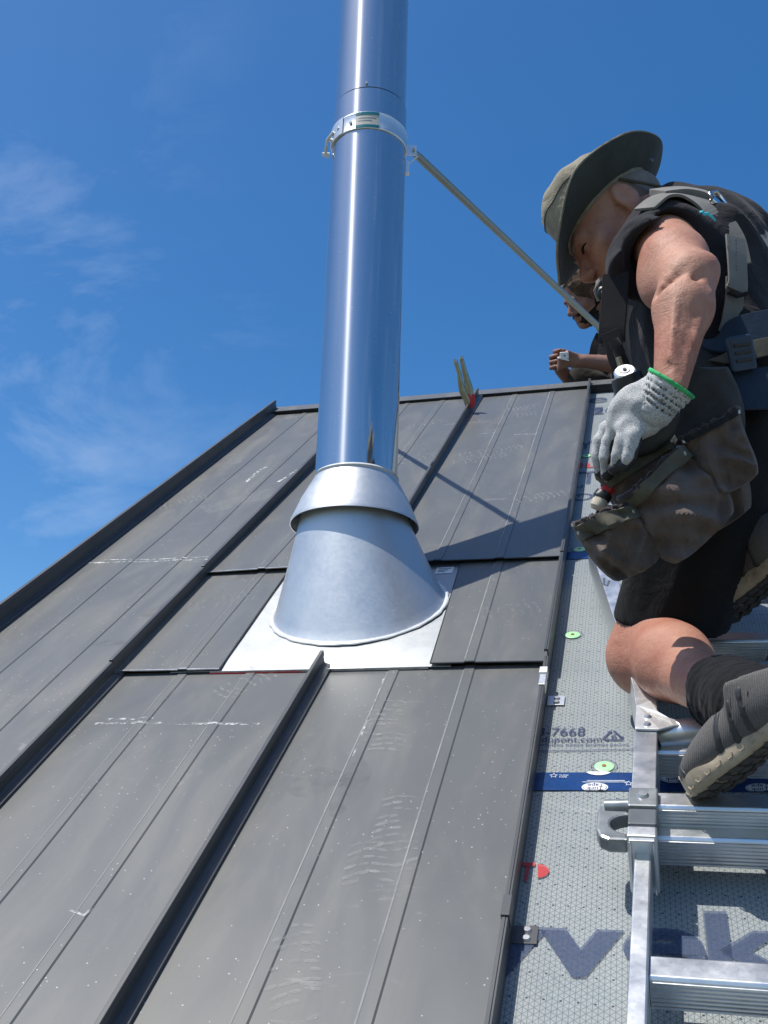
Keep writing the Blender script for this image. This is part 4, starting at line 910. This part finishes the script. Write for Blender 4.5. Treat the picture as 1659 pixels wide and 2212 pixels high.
# shoes: built in a foot frame, heel at the origin, x to the toe, z to the instep
def shoe(heel, toe, soleN, parent, h=.0042, ank=None):
    X = unit(toe - heel); Z = -np.asarray(soleN); Z = unit(Z - X * Z.dot(X)); Y = np.cross(Z, X); F = np.stack([X, Y, Z]); L_ = float(np.linalg.norm(toe - heel)); k = L_ / .28
    g = lambda x, y, z: heel + X * x * k + Y * y * k + Z * z * k
    up = union([('u', ell(g(.205, 0, .030), F, (.076 * k, .046 * k, .036 * k)), 0), ('u', ell(g(.125, 0, .036), F, (.085 * k, .040 * k, .042 * k)), .03), ('u', ell(g(.050, 0, .042), F, (.052 * k, .038 * k, .052 * k)), .03), ('u', rcone(g(.072, 0, .045), g(.070, 0, .078), .045 * k, .044 * k), .02),
                ('s', rcone(g(.070, 0, .072), g(.068, 0, .16), .036 * k, .038 * k), .004), ('i', half(g(.07, 0, .088), unit(Z * .95 - X * .3)), .004), ('i', half(g(0, 0, .002), -Z), .002)])
    pts = [g(-.01, -.06, -.03), g(.29, .06, .12), g(-.01, .06, .12), g(.29, -.06, -.03), g(.29, .06, -.03), g(-.01, -.06, .12)]
    U_ = soft('shoe_upper', up, pts, .02, h, M['knit'], parent, 1)
    # overlays: toe guard, heel counter, side straps and laces
    soft('toe_guard', union([('u', ell(g(.208, 0, .028), F, (.0785 * k, .0485 * k, .036 * k)), 0), ('i', half(g(.235, 0, 0), unit(-X * .9 + Z * .35)), .004), ('i', half(g(0, 0, .001), -Z), .001)]), [g(.2, -.06, -.0), g(.3, .06, .07), g(.2, .06, .07), g(.3, -.06, 0)], .02, h, M['overlay'], U_)
    for x0 in (.095, .130, .165):
        pl_ = lambda P, x0=x0: np.abs((P - g(x0, 0, 0)) @ unit(X + Z * .45)) - .0065 * k
        soft('side_strap', union([('u', (lambda P: up(P) - .0022), 0), ('i', pl_, .001), ('i', half(g(0, 0, .070), Z), .002)]), [g(x0 - .05, -.05, 0), g(x0 + .02, .05, .08), g(x0 + .02, -.05, .08), g(x0 - .05, .05, 0)], .01, h, M['overlay'], U_)
    MB().tube([Vector(g(.105 + .016 * i * .5, (.016 if i % 2 else -.016), .078 - .0040 * i)) for i in range(9)], .0028 * k, 6).build('lace', M['black'], U_, smooth=True)
    MB().tube([Vector(g(.018, -.010, .080)), Vector(g(.004, 0, .100)), Vector(g(.018, .010, .084))], .0035 * k, 6).build('pull_tab', M['black'], U_, smooth=True)
    def hw(x): return (.030 + .012 * math.sin(min(1, x / .28) * math.pi * .5) + .008 * math.exp(-((x - .20) / .05) ** 2) - .005 * math.exp(-((x - .115) / .035) ** 2)) * math.sqrt(max(0.02, min(1, (x + .012) / .035) * min(1, (.292 - x) / .05)))
    rings = []
    for i in range(41):
        x = -.009 + .299 * i / 40; w_ = hw(x); top = .019 + .005 * math.sin(x * 62) + (.012 if x > .26 else 0) * min(1, (x - .26) / .03 if x > .26 else 0); toe_up = .016 * max(0, (x - .22) / .07) ** 2
        rings.append([Vector(g(x, y, z + toe_up)) for y, z in ((-w_, top - .003), (-w_ * 1.05, .001), (-w_ * 1.0, -.009), (-w_ * .86, -.014), (w_ * .86, -.014), (w_, -.009), (w_ * 1.05, .001), (w_, top - .003))])
    so_ = MB().loft(rings).build('shoe_sole', M['sole'], parent, smooth=True, angle=50)
    tr = MB()
    for i in range(11):
        for j in (-1, 0, 1):
            x = .008 + .026 * i; toe_up = .016 * max(0, (x - .22) / .07) ** 2; w_ = hw(x); c = Vector(g(x + (.006 if j == 0 else 0), j * w_ * .60, -.0155 + toe_up)); 
            tr.obox(c, Vector(unit(X + Y * .35 * j)), Vector(unit(Y - X * .35 * j)), Vector(Z), .0085 * k, w_ * .24 * k, .0028 * k)
    to = tr.build('sole_lugs', M['tread'], so_, bevel=.001); to['kind'] = 'stuff'
    fl = MB(); q = [Vector(g(x, s_ * hw(x) * .84, -.0146 + .016 * max(0, (x - .22) / .07) ** 2)) for s_, xs in ((1, [i * .02 for i in range(14)]), (-1, [.26 - i * .02 for i in range(14)])) for x in xs]
    fl.add(q, [tuple(range(len(q)))]).build('sole_base', M['tread'], so_)
    sc2 = MB()
    for i in range(12):
        x = .012 + .023 * i
        for s_ in (-1, 1): sc2.tube([Vector(g(x - .007, s_ * hw(x) * 1.03, .004)), Vector(g(x - .003, s_ * hw(x) * 1.05, -.002)), Vector(g(x + .003, s_ * hw(x) * 1.05, -.002)), Vector(g(x + .007, s_ * hw(x) * 1.03, .004))], .0013 * k, 5)
    s3 = sc2.build('sidewall_scallop', M['sole'], so_, smooth=True); s3['kind'] = 'stuff'
    return g
g1 = shoe(H(1752, 1512, 1.305), H(1508, 1716, 1.452), CV(.36, -.76, -.54), p1)
g2 = shoe(H(1745, 1160, 1.70), H(1532, 1352, 1.88), CV(.36, -.76, -.54), p1, .006)
# sock
SA = unit(ANL - km); s0 = ANL - SA * .078; s1 = ANL + SA * .02
sk = union([('u', rcone(s0, s1, .0550, .050), 0), ('u', rcone(s1, g1(.072, 0, .05), .049, .040), .03), ('i', half(s0, -SA), .005)])
soft('sock', disp(sk, lambda P: .0016 * np.sin((P - s0) @ SA * 520) + .002 * np.sin((P - s0) @ (SA + CV(.2, .5, .1)) * 150)), [s0, s1, g1(.07, 0, .05)], .07, .0042, M['sock'], p1, 1)
# glove: palm, cuff, four fingers and thumb
KN = [H(1312, 925, 1.627), H(1330, 922, 1.604), H(1350, 926, 1.584), H(1368, 938, 1.568)]
FG = [[(1296, 950, 1.627, 0.0095), (1289, 983, 1.630, 0.0087), (1295, 1020, 1.634, 0.0078)], [(1312, 952, 1.600, 0.0097), (1305, 988, 1.600, 0.0089), (1308, 1024, 1.607, 0.0080)], [(1340, 952, 1.577, 0.0095), (1332, 982, 1.574, 0.0087), (1324, 1011, 1.582, 0.0078)], [(1364, 962, 1.564, 0.0087), (1358, 984, 1.564, 0.0080), (1346, 1004, 1.572, 0.0072)]]
PALM = H(1382, 888, 1.592); WP = H(1440, 846, 1.579); hx = unit(H(1335, 922, 1.597) - WP)
gf = [('u', ell(PALM, frame(hx, CV(0, .25, -1)), (.043, .021, .058)), 0), ('u', rcone(WP, PALM, .030, .026), .02)]
for kn, fs in zip(KN, FG):
    gf.append(('u', rcone(PALM * .35 + kn * .65, kn, .014, .0125), .012)); a, ra = kn, .0122
    for (x, y, d, r_) in fs: b = H(x, y, d); gf.append(('u', rcone(a, b, ra, r_), .0045)); a, ra = b, r_
t0, t1, t2 = H(1415, 905, 1.607), H(1388, 955, 1.627), H(1370, 992, 1.637)
gf += [('u', rcone(t0, t1, .018, .0125), .015), ('u', rcone(t1, t2, .0125, .010), .005)]
gpts = [WP, PALM, t2] + [H(*f[-1][:3]) for f in FG]
soft('glove', disp(union(gf), folds(.0022, 140, 3)), gpts, .05, .0032, M['glove'], p1, 1)
cu0, cu1 = H(1452, 826, 1.576), H(1424, 866, 1.582); cax = unit(cu1 - cu0)
soft('glove_cuff', disp(union([('u', rcone(cu0, cu1 + cax * .015, .0385, .031), 0), ('s', rcone(cu0 - cax * .05, cu0 + cax * .03, .034, .031), .002), ('i', half(cu0, -cax), .002)]), lambda P: .0011 * np.sin((P - cu0) @ cax * 700)), [cu0, cu1], .06, .0035, M['glove'], p1, 1)
soft('cuff_band', union([('u', rcone(cu0, cu1, .0400, .034), 0), ('s', rcone(cu0 - cax * .05, cu0 + cax * .05, .0355, .033), .002), ('i', half(cu0 - cax * .001, -cax), .001), ('i', half(cu0 + cax * .0062, cax), .001)]), [cu0, cu1], .05, .0028, M['gband'], p1, 1)
cf = [('u', ell(PALM + CV(.012, -.022, .014), frame(hx, CV(0, .25, -1)), (.040, .018, .056)), 0)]
for kn, fs in zip(KN, FG):
    a, ra = kn + CV(.006, -.010, .010), .0105
    for (x, y, d, r_) in fs: b = H(x + 5, y, d) + CV(.002, -.002, .005); cf.append(('u', rcone(a, b, ra, r_ + .0002), .003)); a, ra = b, r_
tipc = [('u', ell(H(*f[-1][:3]) + CV(.001, -.001, .002), np.eye(3, dtype=np.float32), (.0092, .0115, .0092)), .003) for f in FG]
soft('palm_coating', union(cf + tipc), gpts, .05, .0036, M['gdip'], p1, 1)
# ---------------------------------------------------------------- worn gear
def ribbon(name, pts, wd, th, mat, par, nrm=None, sm=8):
    P = [Vector(at(*p)) for p in pts]; Q = []
    for i in range(len(P) - 1):
        a = P[max(0, i - 1)]; b, c = P[i], P[i + 1]; d = P[min(len(P) - 1, i + 2)]
        for k in range(sm):
            t = k / sm; Q.append(0.5 * ((2 * b) + (c - a) * t + (2 * a - 5 * b + 4 * c - d) * t * t + (3 * b - a - 3 * c + d) * t ** 3))
    Q.append(P[-1]); rings = []
    for i, p in enumerate(Q):
        t = (Q[min(i + 1, len(Q) - 1)] - Q[max(i - 1, 0)]).normalized(); n_ = Vector(nrm) if nrm is not None else (CAM - p).normalized()
        s_ = t.cross(n_).normalized(); n_ = s_.cross(t).normalized(); w_ = wd / 2
        rings.append([p - s_ * w_ - n_ * th / 2, p + s_ * w_ - n_ * th / 2, p + s_ * w_ + n_ * th / 2, p - s_ * w_ + n_ * th / 2])
    return MB().loft(rings).build(name, mat, par, smooth=True, bevel=.0008, angle=50)
UPN = tuple(CV(-.25, .9, -.35)); SDN = tuple(CV(.35, .35, -.85))
harn = ribbon('harness_shoulder_strap', [(1392, 452, 1.80), (1430, 424, 1.815), (1480, 424, 1.82), (1535, 452, 1.81), (1575, 510, 1.79), (1592, 575, 1.775)], .046, .005, M['web'], p1, UPN)
ribbon('harness_pad', [(1420, 418, 1.86), (1480, 413, 1.865), (1540, 428, 1.865), (1600, 478, 1.855), (1660, 545, 1.85)], .075, .012, M['web'], p1, UPN)
ribbon('harness_back_pad', [(1540, 440, 1.93), (1600, 490, 1.92), (1665, 560, 1.91), (1740, 640, 1.9)], .14, .02, M['web'], p1, tuple(CV(.45, .75, -.4)))
hs = ribbon('harness_side_strap', [(1588, 512, 1.765), (1592, 560, 1.75), (1594, 610, 1.745), (1590, 628, 1.743)], .037, .004, M['web'], p1, SDN)
ribbon('harness_side_strap', [(1588, 600, 1.752), (1586, 650, 1.75), (1578, 700, 1.75), (1572, 722, 1.75)], .036, .003, M['web'], p1, SDN)
MB().tube([Vector(at(1572, 630, 1.74)), Vector(at(1592, 640, 1.738)), Vector(at(1613, 634, 1.738))], .004, 6).build('strap_keeper', M['webd'], hs, smooth=True)
st_ = MB()
for i in range(14): st_.obox(Vector(at(1590 + .3 * math.sin(i), 520 + i * 8, 1.7435 + .016 * max(0, (60 - i * 8) / 90))), RT, UP, FW, .0004, .0016, .0004)
st_ = st_.build('strap_stitching', M['webd'], hs); st_['kind'] = 'stuff'
MB().tube([Vector(at(*p)) for p in ((1532, 436, 1.83), (1536, 418, 1.84), (1546, 415, 1.845), (1566, 440, 1.85), (1576, 462, 1.85), (1560, 462, 1.845), (1532, 436, 1.83))], .0048, 8).build('d_ring', M['chrome'], p1, smooth=True)
MB().tube([Vector(at(*p)) for p in ((1538, 430, 1.82), (1556, 446, 1.825), (1580, 474, 1.83))], .009, 10, flat=.5).build('connector_gate', M['chrome'], p1, smooth=True)
MB().tube([Vector(at(*p)) for p in ((1512, 458, 1.745), (1518, 457, 1.742), (1521, 463, 1.742), (1529, 461, 1.745), (1538, 468, 1.75), (1545, 476, 1.755))], .0028, 6, flat=.5).build('shirt_logo', M['cyan'], shirt, smooth=True)
# hip belt with buckle
ribbon('hip_belt', [(1500, 745, 1.80), (1530, 738, 1.745), (1575, 728, 1.715), (1625, 715, 1.705), (1700, 700, 1.72)], .060, .007, M['navy'], p1, SDN)
ribbon('hip_belt', [(1535, 775, 1.72), (1580, 768, 1.69), (1640, 752, 1.685), (1700, 740, 1.70)], .030, .003, M['binding'], p1, SDN)
bk = MB(); bc = Vector(at(1601, 763, 1.672)); bx_ = Vector(unit(CV(.97, .16, .1))); by_ = Vector(unit(CV(-.16, .97, 0))); bz_ = bx_.cross(by_)
b_ = bk.obox(bc, bx_, by_, bz_, .0205, .028, .007).build('buckle', M['navy'] if False else simple('navy_plastic', (0.018, 0.035, 0.07), .4), p1, bevel=.004)
for i in (-1, 0, 1): MB().obox(bc + by_ * (.012 * i) + bz_ * (.008 if bz_.dot(FW) < 0 else -.008), bx_, by_, bz_, .013, .0022, .0016).build('buckle_rib', M['black'], b_, bevel=.0006)
ribbon('belt_webbing', [(1530, 838, 1.74), (1560, 842, 1.69), (1600, 842, 1.675), (1659, 838, 1.67), (1710, 830, 1.675)], .070, .006, M['navy'], p1, SDN)
ribbon('apron_yoke', [(1500, 765, 1.715), (1530, 790, 1.705), (1560, 830, 1.70), (1590, 880, 1.70), (1600, 930, 1.705)], .055, .008, M['apron'], p1, SDN)
# chest straps, fall-arrest lanyard hook and pack
ribbon('chest_strap', [(1330, 590, 1.80), (1327, 650, 1.795), (1322, 710, 1.79), (1322, 740, 1.79)], .045, .004, M['webd'], p1, tuple(CV(-.5, .1, -.85)))
ribbon('chest_strap', [(1362, 660, 1.79), (1352, 700, 1.785), (1356, 760, 1.78), (1362, 800, 1.775)], .010, .003, M['web'], p1)
ribbon('lanyard_web', [(1316, 716, 1.78), (1325, 740, 1.775), (1332, 770, 1.77), (1345, 800, 1.765)], .030, .004, M['webd'], p1)
MB().tube([Vector(at(*p)) for p in ((1324, 735, 1.77), (1334, 752, 1.766), (1341, 775, 1.764), (1344, 800, 1.762))], [.009, .010, .008, .007], 10).build('snap_hook', M['webd'], p1, smooth=True)
MB().tube([Vector(at(*p)) for p in ((1336, 772, 1.755), (1343, 795, 1.752))], .0055, 8).build('snap_hook_gate', M['plier'], p1, smooth=True)
tb_ = MB().tube([Vector(at(*p)) for p in ((1352, 812, 1.70), (1358, 828, 1.70), (1366, 862, 1.70), (1370, 880, 1.705))], [.024, .026, .024, .020], 20).build('tool_tube', M['black'], p1, smooth=True)
capd = Vector(at(1350, 803, 1.69)); cn = Vector(unit(CV(-.25, .72, -.64)))
MB().tube([capd - cn * .010, capd, capd + cn * .003], [.0175, .0175, .0150], 22).build('tube_cap', M['zinc'], tb_, smooth=True, angle=30)
MB().tube([capd + cn * .0032, capd + cn * .0042], [.009, .008], 16).build('cap_button', M['hem'], tb_, smooth=True, angle=30); MB().tube([capd + cn * .0044, capd + cn * .0062], [.003, .003], 8).build('cap_pin', M['black'], tb_)
# ---------------------------------------------------------------- tool bags hung from the belt (parts of the belt the person wears)
def bag(name, quad, dep, th, mat, bulge=.03, seed=1, rim=None, nx=30, ny=26, crease=.008, par=None):
    """quad: top-left, top-right, bottom-right, bottom-left as seen; dep: distance at each corner"""
    C = [Vector(at(x, y, d)) for (x, y), d in zip(quad, dep)]; fr = []; bkk = []; rnd = random.Random(seed); ph = [rnd.uniform(0, 6.3) for _ in range(6)]
    nv = (C[1] - C[0]).cross(C[3] - C[0]).normalized()
    if nv.dot(CAM - C[0]) < 0: nv = -nv
    for j in range(ny + 1):
        b = j / ny; rf = []; rb_ = []
        for i in range(nx + 1):
            a = i / nx; aa = .5 + (a - .5) * (1 - .22 * b ** 5 - .05 * math.sin(b * 5 + ph[3])); bb = b - .05 * b ** 3 * (2 * abs(a - .5)) ** 3 + .03 * (1 - b) * math.sin(a * 5 + ph[4]); p = C[0].lerp(C[1], aa).lerp(C[3].lerp(C[2], aa), bb)
            w_ = (math.sin(math.pi * a) ** .6) * (0.35 + .65 * math.sin(math.pi * min(1, .12 + b * .88)) ** .7) * (1 - b ** 6)
            qx = a + .12 * math.sin(5 * b + ph[3]); qy = b + .10 * math.sin(6 * a + ph[4]); cr_ = crease * (.5 - abs(math.sin(4.2 * qx + 2.6 * qy + ph[0])) + .7 * (.5 - abs(math.sin(-3.4 * qx + 5.2 * qy + ph[1]))) + .35 * (.5 - abs(math.sin(9 * qx + 8 * qy + ph[2]))) + .2 * math.sin(17 * qx - 13 * qy + ph[5]))
            ed = min(a, 1 - a, 1) * 12; rf.append(p + nv * (th * .5 * min(1, ed) + bulge * w_ + cr_ * min(1, ed) * min(1, b * 5)))
            rb_.append(p - nv * (th * .5 * min(1, ed)))
        fr.append(rf); bkk.append(rb_)
    m = MB(); rings = [fr[j] + bkk[j][::-1] for j in range(ny + 1)]; m.loft(rings, True)
    o_ = m.build(name, mat, par or p1, smooth=True, angle=38)
    if rim:
        rw, rmat = rim; k = max(1, int(ny * rw)); rows = [[q + nv * (.0035 + .0008 * math.sin(i * 1.3)) for i, q in enumerate(fr[j])] for j in range(k + 1)]
        MB().grid(rows).build('bag_binding', rmat, o_, smooth=True, solid=.003, angle=180)
        for i_ in (2, nx - 2):
            q0 = fr[max(1, k // 2)][i_] + nv * .004; MB().tube([q0, q0 + nv * .003], [.0048, .0030], 10).build('rivet', M['hem'], o_, smooth=True)
        st2 = MB()
        for i_ in range(2, nx - 1): q0 = fr[k][i_].lerp(fr[k - 1][i_], .35) + nv * .0046; st2.obox(q0, (fr[k][i_ + 1] - fr[k][i_]).normalized(), nv, (fr[k][i_] - fr[k - 1][i_]).normalized(), .0022, .0005, .0005)
        st2 = st2.build('bag_stitching', M['web'], o_); st2['kind'] = 'stuff'
        tp = fr[0] + bkk[0][::-1]; rag = [q + Vector((0, 0, 1)) * rnd.uniform(-.002, .0035) + nv * rnd.uniform(-.002, .002) for i, q in enumerate(tp)]
        MB().tube(rag + [rag[0]], [rnd.uniform(.0036, .0062) for i in range(len(rag) + 1)], 7, caps=False).build('frayed_rim', M['fray'], o_, smooth=True)
    return o_
bag('apron_panel', [(1462, 800), (1570, 790), (1645, 960), (1300, 1040)], [1.66, 1.655, 1.64, 1.69], .014, M['apron'], .012, 3, crease=.005)
bag('apron_back', [(1300, 1040), (1575, 900), (1655, 1090), (1405, 1225)], [1.69, 1.66, 1.63, 1.66], .03, M['pouch'], .012, 31, crease=.012)
bag('side_pouch', [(1468, 962), (1595, 885), (1650, 1025), (1540, 1082)], [1.61, 1.60, 1.585, 1.59], .03, M['pouch'], .018, 5, (.10, M['webd']), crease=.014)
bag('inner_pouch', [(1294, 1030), (1450, 945), (1510, 1030), (1380, 1125)], [1.65, 1.63, 1.61, 1.63], .03, M['pouch'], .008, 8, (.30, M['binding']), crease=.005)
bag('main_pouch', [(1328, 1088), (1482, 968), (1608, 1095), (1450, 1240)], [1.615, 1.60, 1.57, 1.59], .04, M['pouch'], .024, 12, (.17, M['binding']), crease=.026)
bag('front_pouch', [(1238, 1132), (1366, 1090), (1445, 1205), (1312, 1270)], [1.63, 1.605, 1.59, 1.62], .04, M['pouch'], .018, 21, (.24, M['binding']), crease=.020)
MB().tube([Vector(at(*p)) for p in ((1305, 1248, 1.610), (1304, 1262, 1.610), (1312, 1266, 1.610), (1316, 1254, 1.610))], .0018, 6).build('pouch_ring', M['zinc'], p1, smooth=True)
# brush held in the pouch
br0 = at(1318, 1050, 1.645)
brush = thing('tool_handle', 'red handled tool with a taped pale grip end poking out of the pouch', 'hand tool', br0)
MB().tube([Vector(at(*p)) for p in ((1325, 1048, 1.645), (1308, 1062, 1.640), (1302, 1070, 1.638))], [.010, .010, .009], 12).build('red_collar', M['red'], brush, smooth=True)
MB().tube([Vector(at(*p)) for p in ((1305, 1066, 1.639), (1299, 1076, 1.637), (1297, 1080, 1.637))], [.0135, .0142, .012], 12).build('dark_ferrule', M['black'], brush, smooth=True)
MB().tube([Vector(at(*p)) for p in ((1300, 1074, 1.637), (1296, 1084, 1.635), (1291, 1095, 1.634), (1288, 1101, 1.634))], [.0105, .0125, .0128, .009], 14).build('taped_grip', simple('pale_tape', (0.42, 0.38, 0.30), .8, sc=60, bump=.5, bsc=120), brush, smooth=True)

# ================================================================ person sitting behind the ridge
p2 = thing('person', 'bearded person in a dark grey shirt sitting behind the roof ridge, looking at the hands', 'person', tuple(Wb(0.12, 2.45, 0.0)))
U2 = unit(CV(-.48, .85, -.12)); F2 = CV(-.78, -.50, -.30); F2 = unit(F2 - U2 * F2.dot(U2)); L2 = np.cross(U2, F2); FR2 = np.stack([L2, F2, U2]); HC2 = H(1267, 640, 4.820)
h2 = lambda x, y, z: HC2 + L2 * x + F2 * y + U2 * z
nb2 = H(1338, 735, 4.920); sl2 = H(1352, 742, 4.760); el2 = H(1352, 790, 4.620); wr2 = H(1262, 780, 4.600); sr2 = H(1320, 740, 5.060); er2 = H(1262, 850, 4.820); wr_2 = H(1212, 800, 4.700); ch2 = H(1362, 840, 4.940); I3 = np.eye(3, dtype=np.float32)
T2 = frame(CV(-.1, 1, 0), F2)
ops = face_ops(h2, FR2) + [('u', rcone(h2(0, -.02, -.05), nb2, .055, .06), .03), ('u', ell(ch2, T2, (.19, .12, .26)), .05), ('u', rcone(sl2, el2, .055, .045), .03), ('u', rcone(el2, wr2, .043, .029), .02), ('u', rcone(sr2, er2, .055, .042), .03), ('u', rcone(er2, wr_2, .042, .028), .02)]
pa, pb = H(1238, 778, 4.600), H(1206, 782, 4.670)
ops += [('u', ell(pa, frame(pa - wr2, CV(0, 0, -1)), (.034, .020, .042)), .02), ('u', ell(pb, frame(pb - wr_2, CV(-.5, 0, -1)), (.036, .020, .040)), .02)]
for i in range(4):
    a = H(1226, 768 + 7 * i, 4.585 + .006 * i); b = H(1213 - i, 770 + 8 * i, 4.570 + .006 * i); c = H(1206, 776 + 8 * i, 4.590 + .006 * i); ops += [('u', rcone(a, b, .0105, .0095), .005), ('u', rcone(b, c, .0095, .008), .004)]
    a = H(1200, 762 + 11 * i, 4.680); b = H(1190 + (i == 0) * 8, 760 + 11.5 * i, 4.650); c = H(1203 + (i == 0) * 6, 756 + 11.5 * i, 4.620); ops += [('u', rcone(a, b, .0105, .0098), .005), ('u', rcone(b, c, .0098, .0085), .004)]
ops += [('u', rcone(H(1240, 768, 4.590), H(1226, 760, 4.575), .012, .0095), .008), ('u', rcone(H(1208, 768, 4.650), H(1218, 757, 4.620), .012, .0095), .008)]
soft('body', union(ops), [HC2 + U2 * .14, HC2 - U2 * .14, h2(0, .13, 0), h2(0, -.12, 0), nb2, sl2, el2, wr2, pa, pb, sr2, er2, wr_2, ch2], .12, .0065, M['skin2'], p2, 1)
soft('hair', disp(union([('u', ell(h2(0, -.012, .044), FR2, (.090, .108, .101)), 0), ('s', half(h2(0, .082, .050), unit(-F2 * .95 - U2 * .10)), .006), ('s', ell(h2(0, .11, -.01), FR2, (.075, .06, .065)), .01), ('i', half(h2(0, -.02, -.03), -U2), .01), ('s', ell(h2(.09, .0, -.01), FR2, (.03, .03, .042)), .006), ('s', ell(h2(-.09, .0, -.01), FR2, (.03, .03, .042)), .006)]), folds(.004, 150, 4)), [h2(.1, .1, .15), h2(-.1, -.13, -.05), h2(.1, -.13, .15), h2(-.1, .1, -.05)], .02, .005, M['hair'], p2, 0)
soft('beard', disp(union([('u', ell(h2(0, .045, -.082), FR2, (.061, .058, .046)), 0), ('u', rcone(h2(.064, .0, -.035), h2(.03, .06, -.095), .018, .02), .02), ('u', rcone(h2(-.064, .0, -.035), h2(-.03, .06, -.095), .018, .02), .02), ('u', rcone(h2(-.028, .098, -.052), h2(.028, .098, -.052), .010, .010), .01), ('s', ell(h2(0, .118, -.066), FR2, (.022, .020, .006)), .004)]), folds(.004, 160, 6)), [h2(.09, .13, -.02), h2(-.09, -.03, -.15)], .03, .005, M['beard'], p2, 0)
for s_ in (-1, 1): MB().tube([Vector(h2(s_ * (.012 + .03 * t), .101 - .010 * t * t, .018 + .005 * math.sin(2.4 * t))) for t in (0, .4, .7, 1)], [.004, .0055, .005, .002], 8, flat=.6).build('eyebrow', M['beard'], p2, smooth=True)
tsh = union([('u', ell(ch2, T2, (.205, .135, .275)), 0), ('u', rcone(nb2, sl2, .075, .078), .05), ('u', rcone(nb2, sr2, .075, .078), .05), ('u', rcone(sl2, sl2 * .25 + el2 * .75, .072, .066), .03), ('u', rcone(sr2, sr2 * .45 + er2 * .55, .072, .066), .03), ('s', ell(h2(0, -.01, -.07), FR2, (.066, .07, .09)), .01)])
soft('shirt', disp(tsh, folds(.010, 42, 9, CV(0, 1, 0))), [nb2, sl2, el2, sr2, er2, ch2, ch2 - CV(0, .25, 0)], .15, .009, M['shirt2'], p2, 1)
tr = union([('u', rcone(H(1390, 905, 4.950), H(1262, 826, 4.700), .10, .075), 0), ('u', rcone(H(1262, 826, 4.700), H(1255, 960, 4.950), .075, .06), .03), ('u', rcone(H(1420, 905, 5.100), H(1300, 835, 4.920), .10, .075), .03)])
soft('trousers', disp(tr, folds(.010, 40, 15)), [H(1390, 905, 4.950), H(1255, 960, 4.950), H(1250, 815, 4.700), H(1420, 905, 5.100)], .14, .011, M['trouser2'], p2, 1)
# ear defender worn round the head: padded band and a cup with a knob
MB().tube([Vector(at(*p)) for p in ((1294, 650, 4.700), (1287, 628, 4.700), (1292, 606, 4.700), (1306, 596, 4.710), (1322, 598, 4.730))], [.012, .016, .017, .017, .015], 10, flat=.55).build('ear_defender_band', M['web'], p2, smooth=True)
cpp = Vector(at(1304, 632, 4.680)); cpn = Vector(unit(CV(-.2, 0, -1)))
cup = MB().tube([cpp - cpn * .03, cpp, cpp + cpn * .008], [.030, .030, .022], 18).build('ear_defender_cup', M['black'], p2, smooth=True, angle=35)
MB().tube([cpp + cpn * .0085, cpp + cpn * .013], [.012, .010], 14).build('cup_knob', M['lock'], cup, smooth=True)
ribbon('collar_strap', [(1296, 722, 4.720), (1284, 750, 4.700), (1280, 786, 4.690)], .035, .006, M['webd'], p2)
ribbon('bib_strap', [(1306, 735, 4.700), (1298, 765, 4.690)], .035, .006, M['apron'], p2)
# the small white fitting being held
fc = Vector(at(1219, 768, 4.565)); fx = Vector(unit(CV(.9, .1, .2))); fy = Vector(unit(CV(-.1, .85, -.3))); fz = fx.cross(fy)
fit = MB().obox(fc, fx, fy, fz, .019, .015, .004).build('plastic_fitting', M['white'], None, bevel=.002)
tag(fit, 'small white plastic fitting held between fingertips above the ridge', 'fitting')
MB().obox(fc + fy * -.014 + fx * -.006, Vector(unit(CV(.9, -.25, -.1))), Vector(unit(CV(.2, .9, -.4))), fz, .022, .003, .009).build('fitting_flange', M['white'], fit, bevel=.001)
MB().tube([fc + (fz * .0045 if fz.dot(FW) < 0 else fz * -.0045), fc + (fz * .0052 if fz.dot(FW) < 0 else fz * -.0052)], .0035, 10).build('fitting_hole', M['black'], fit)
#@@PART5
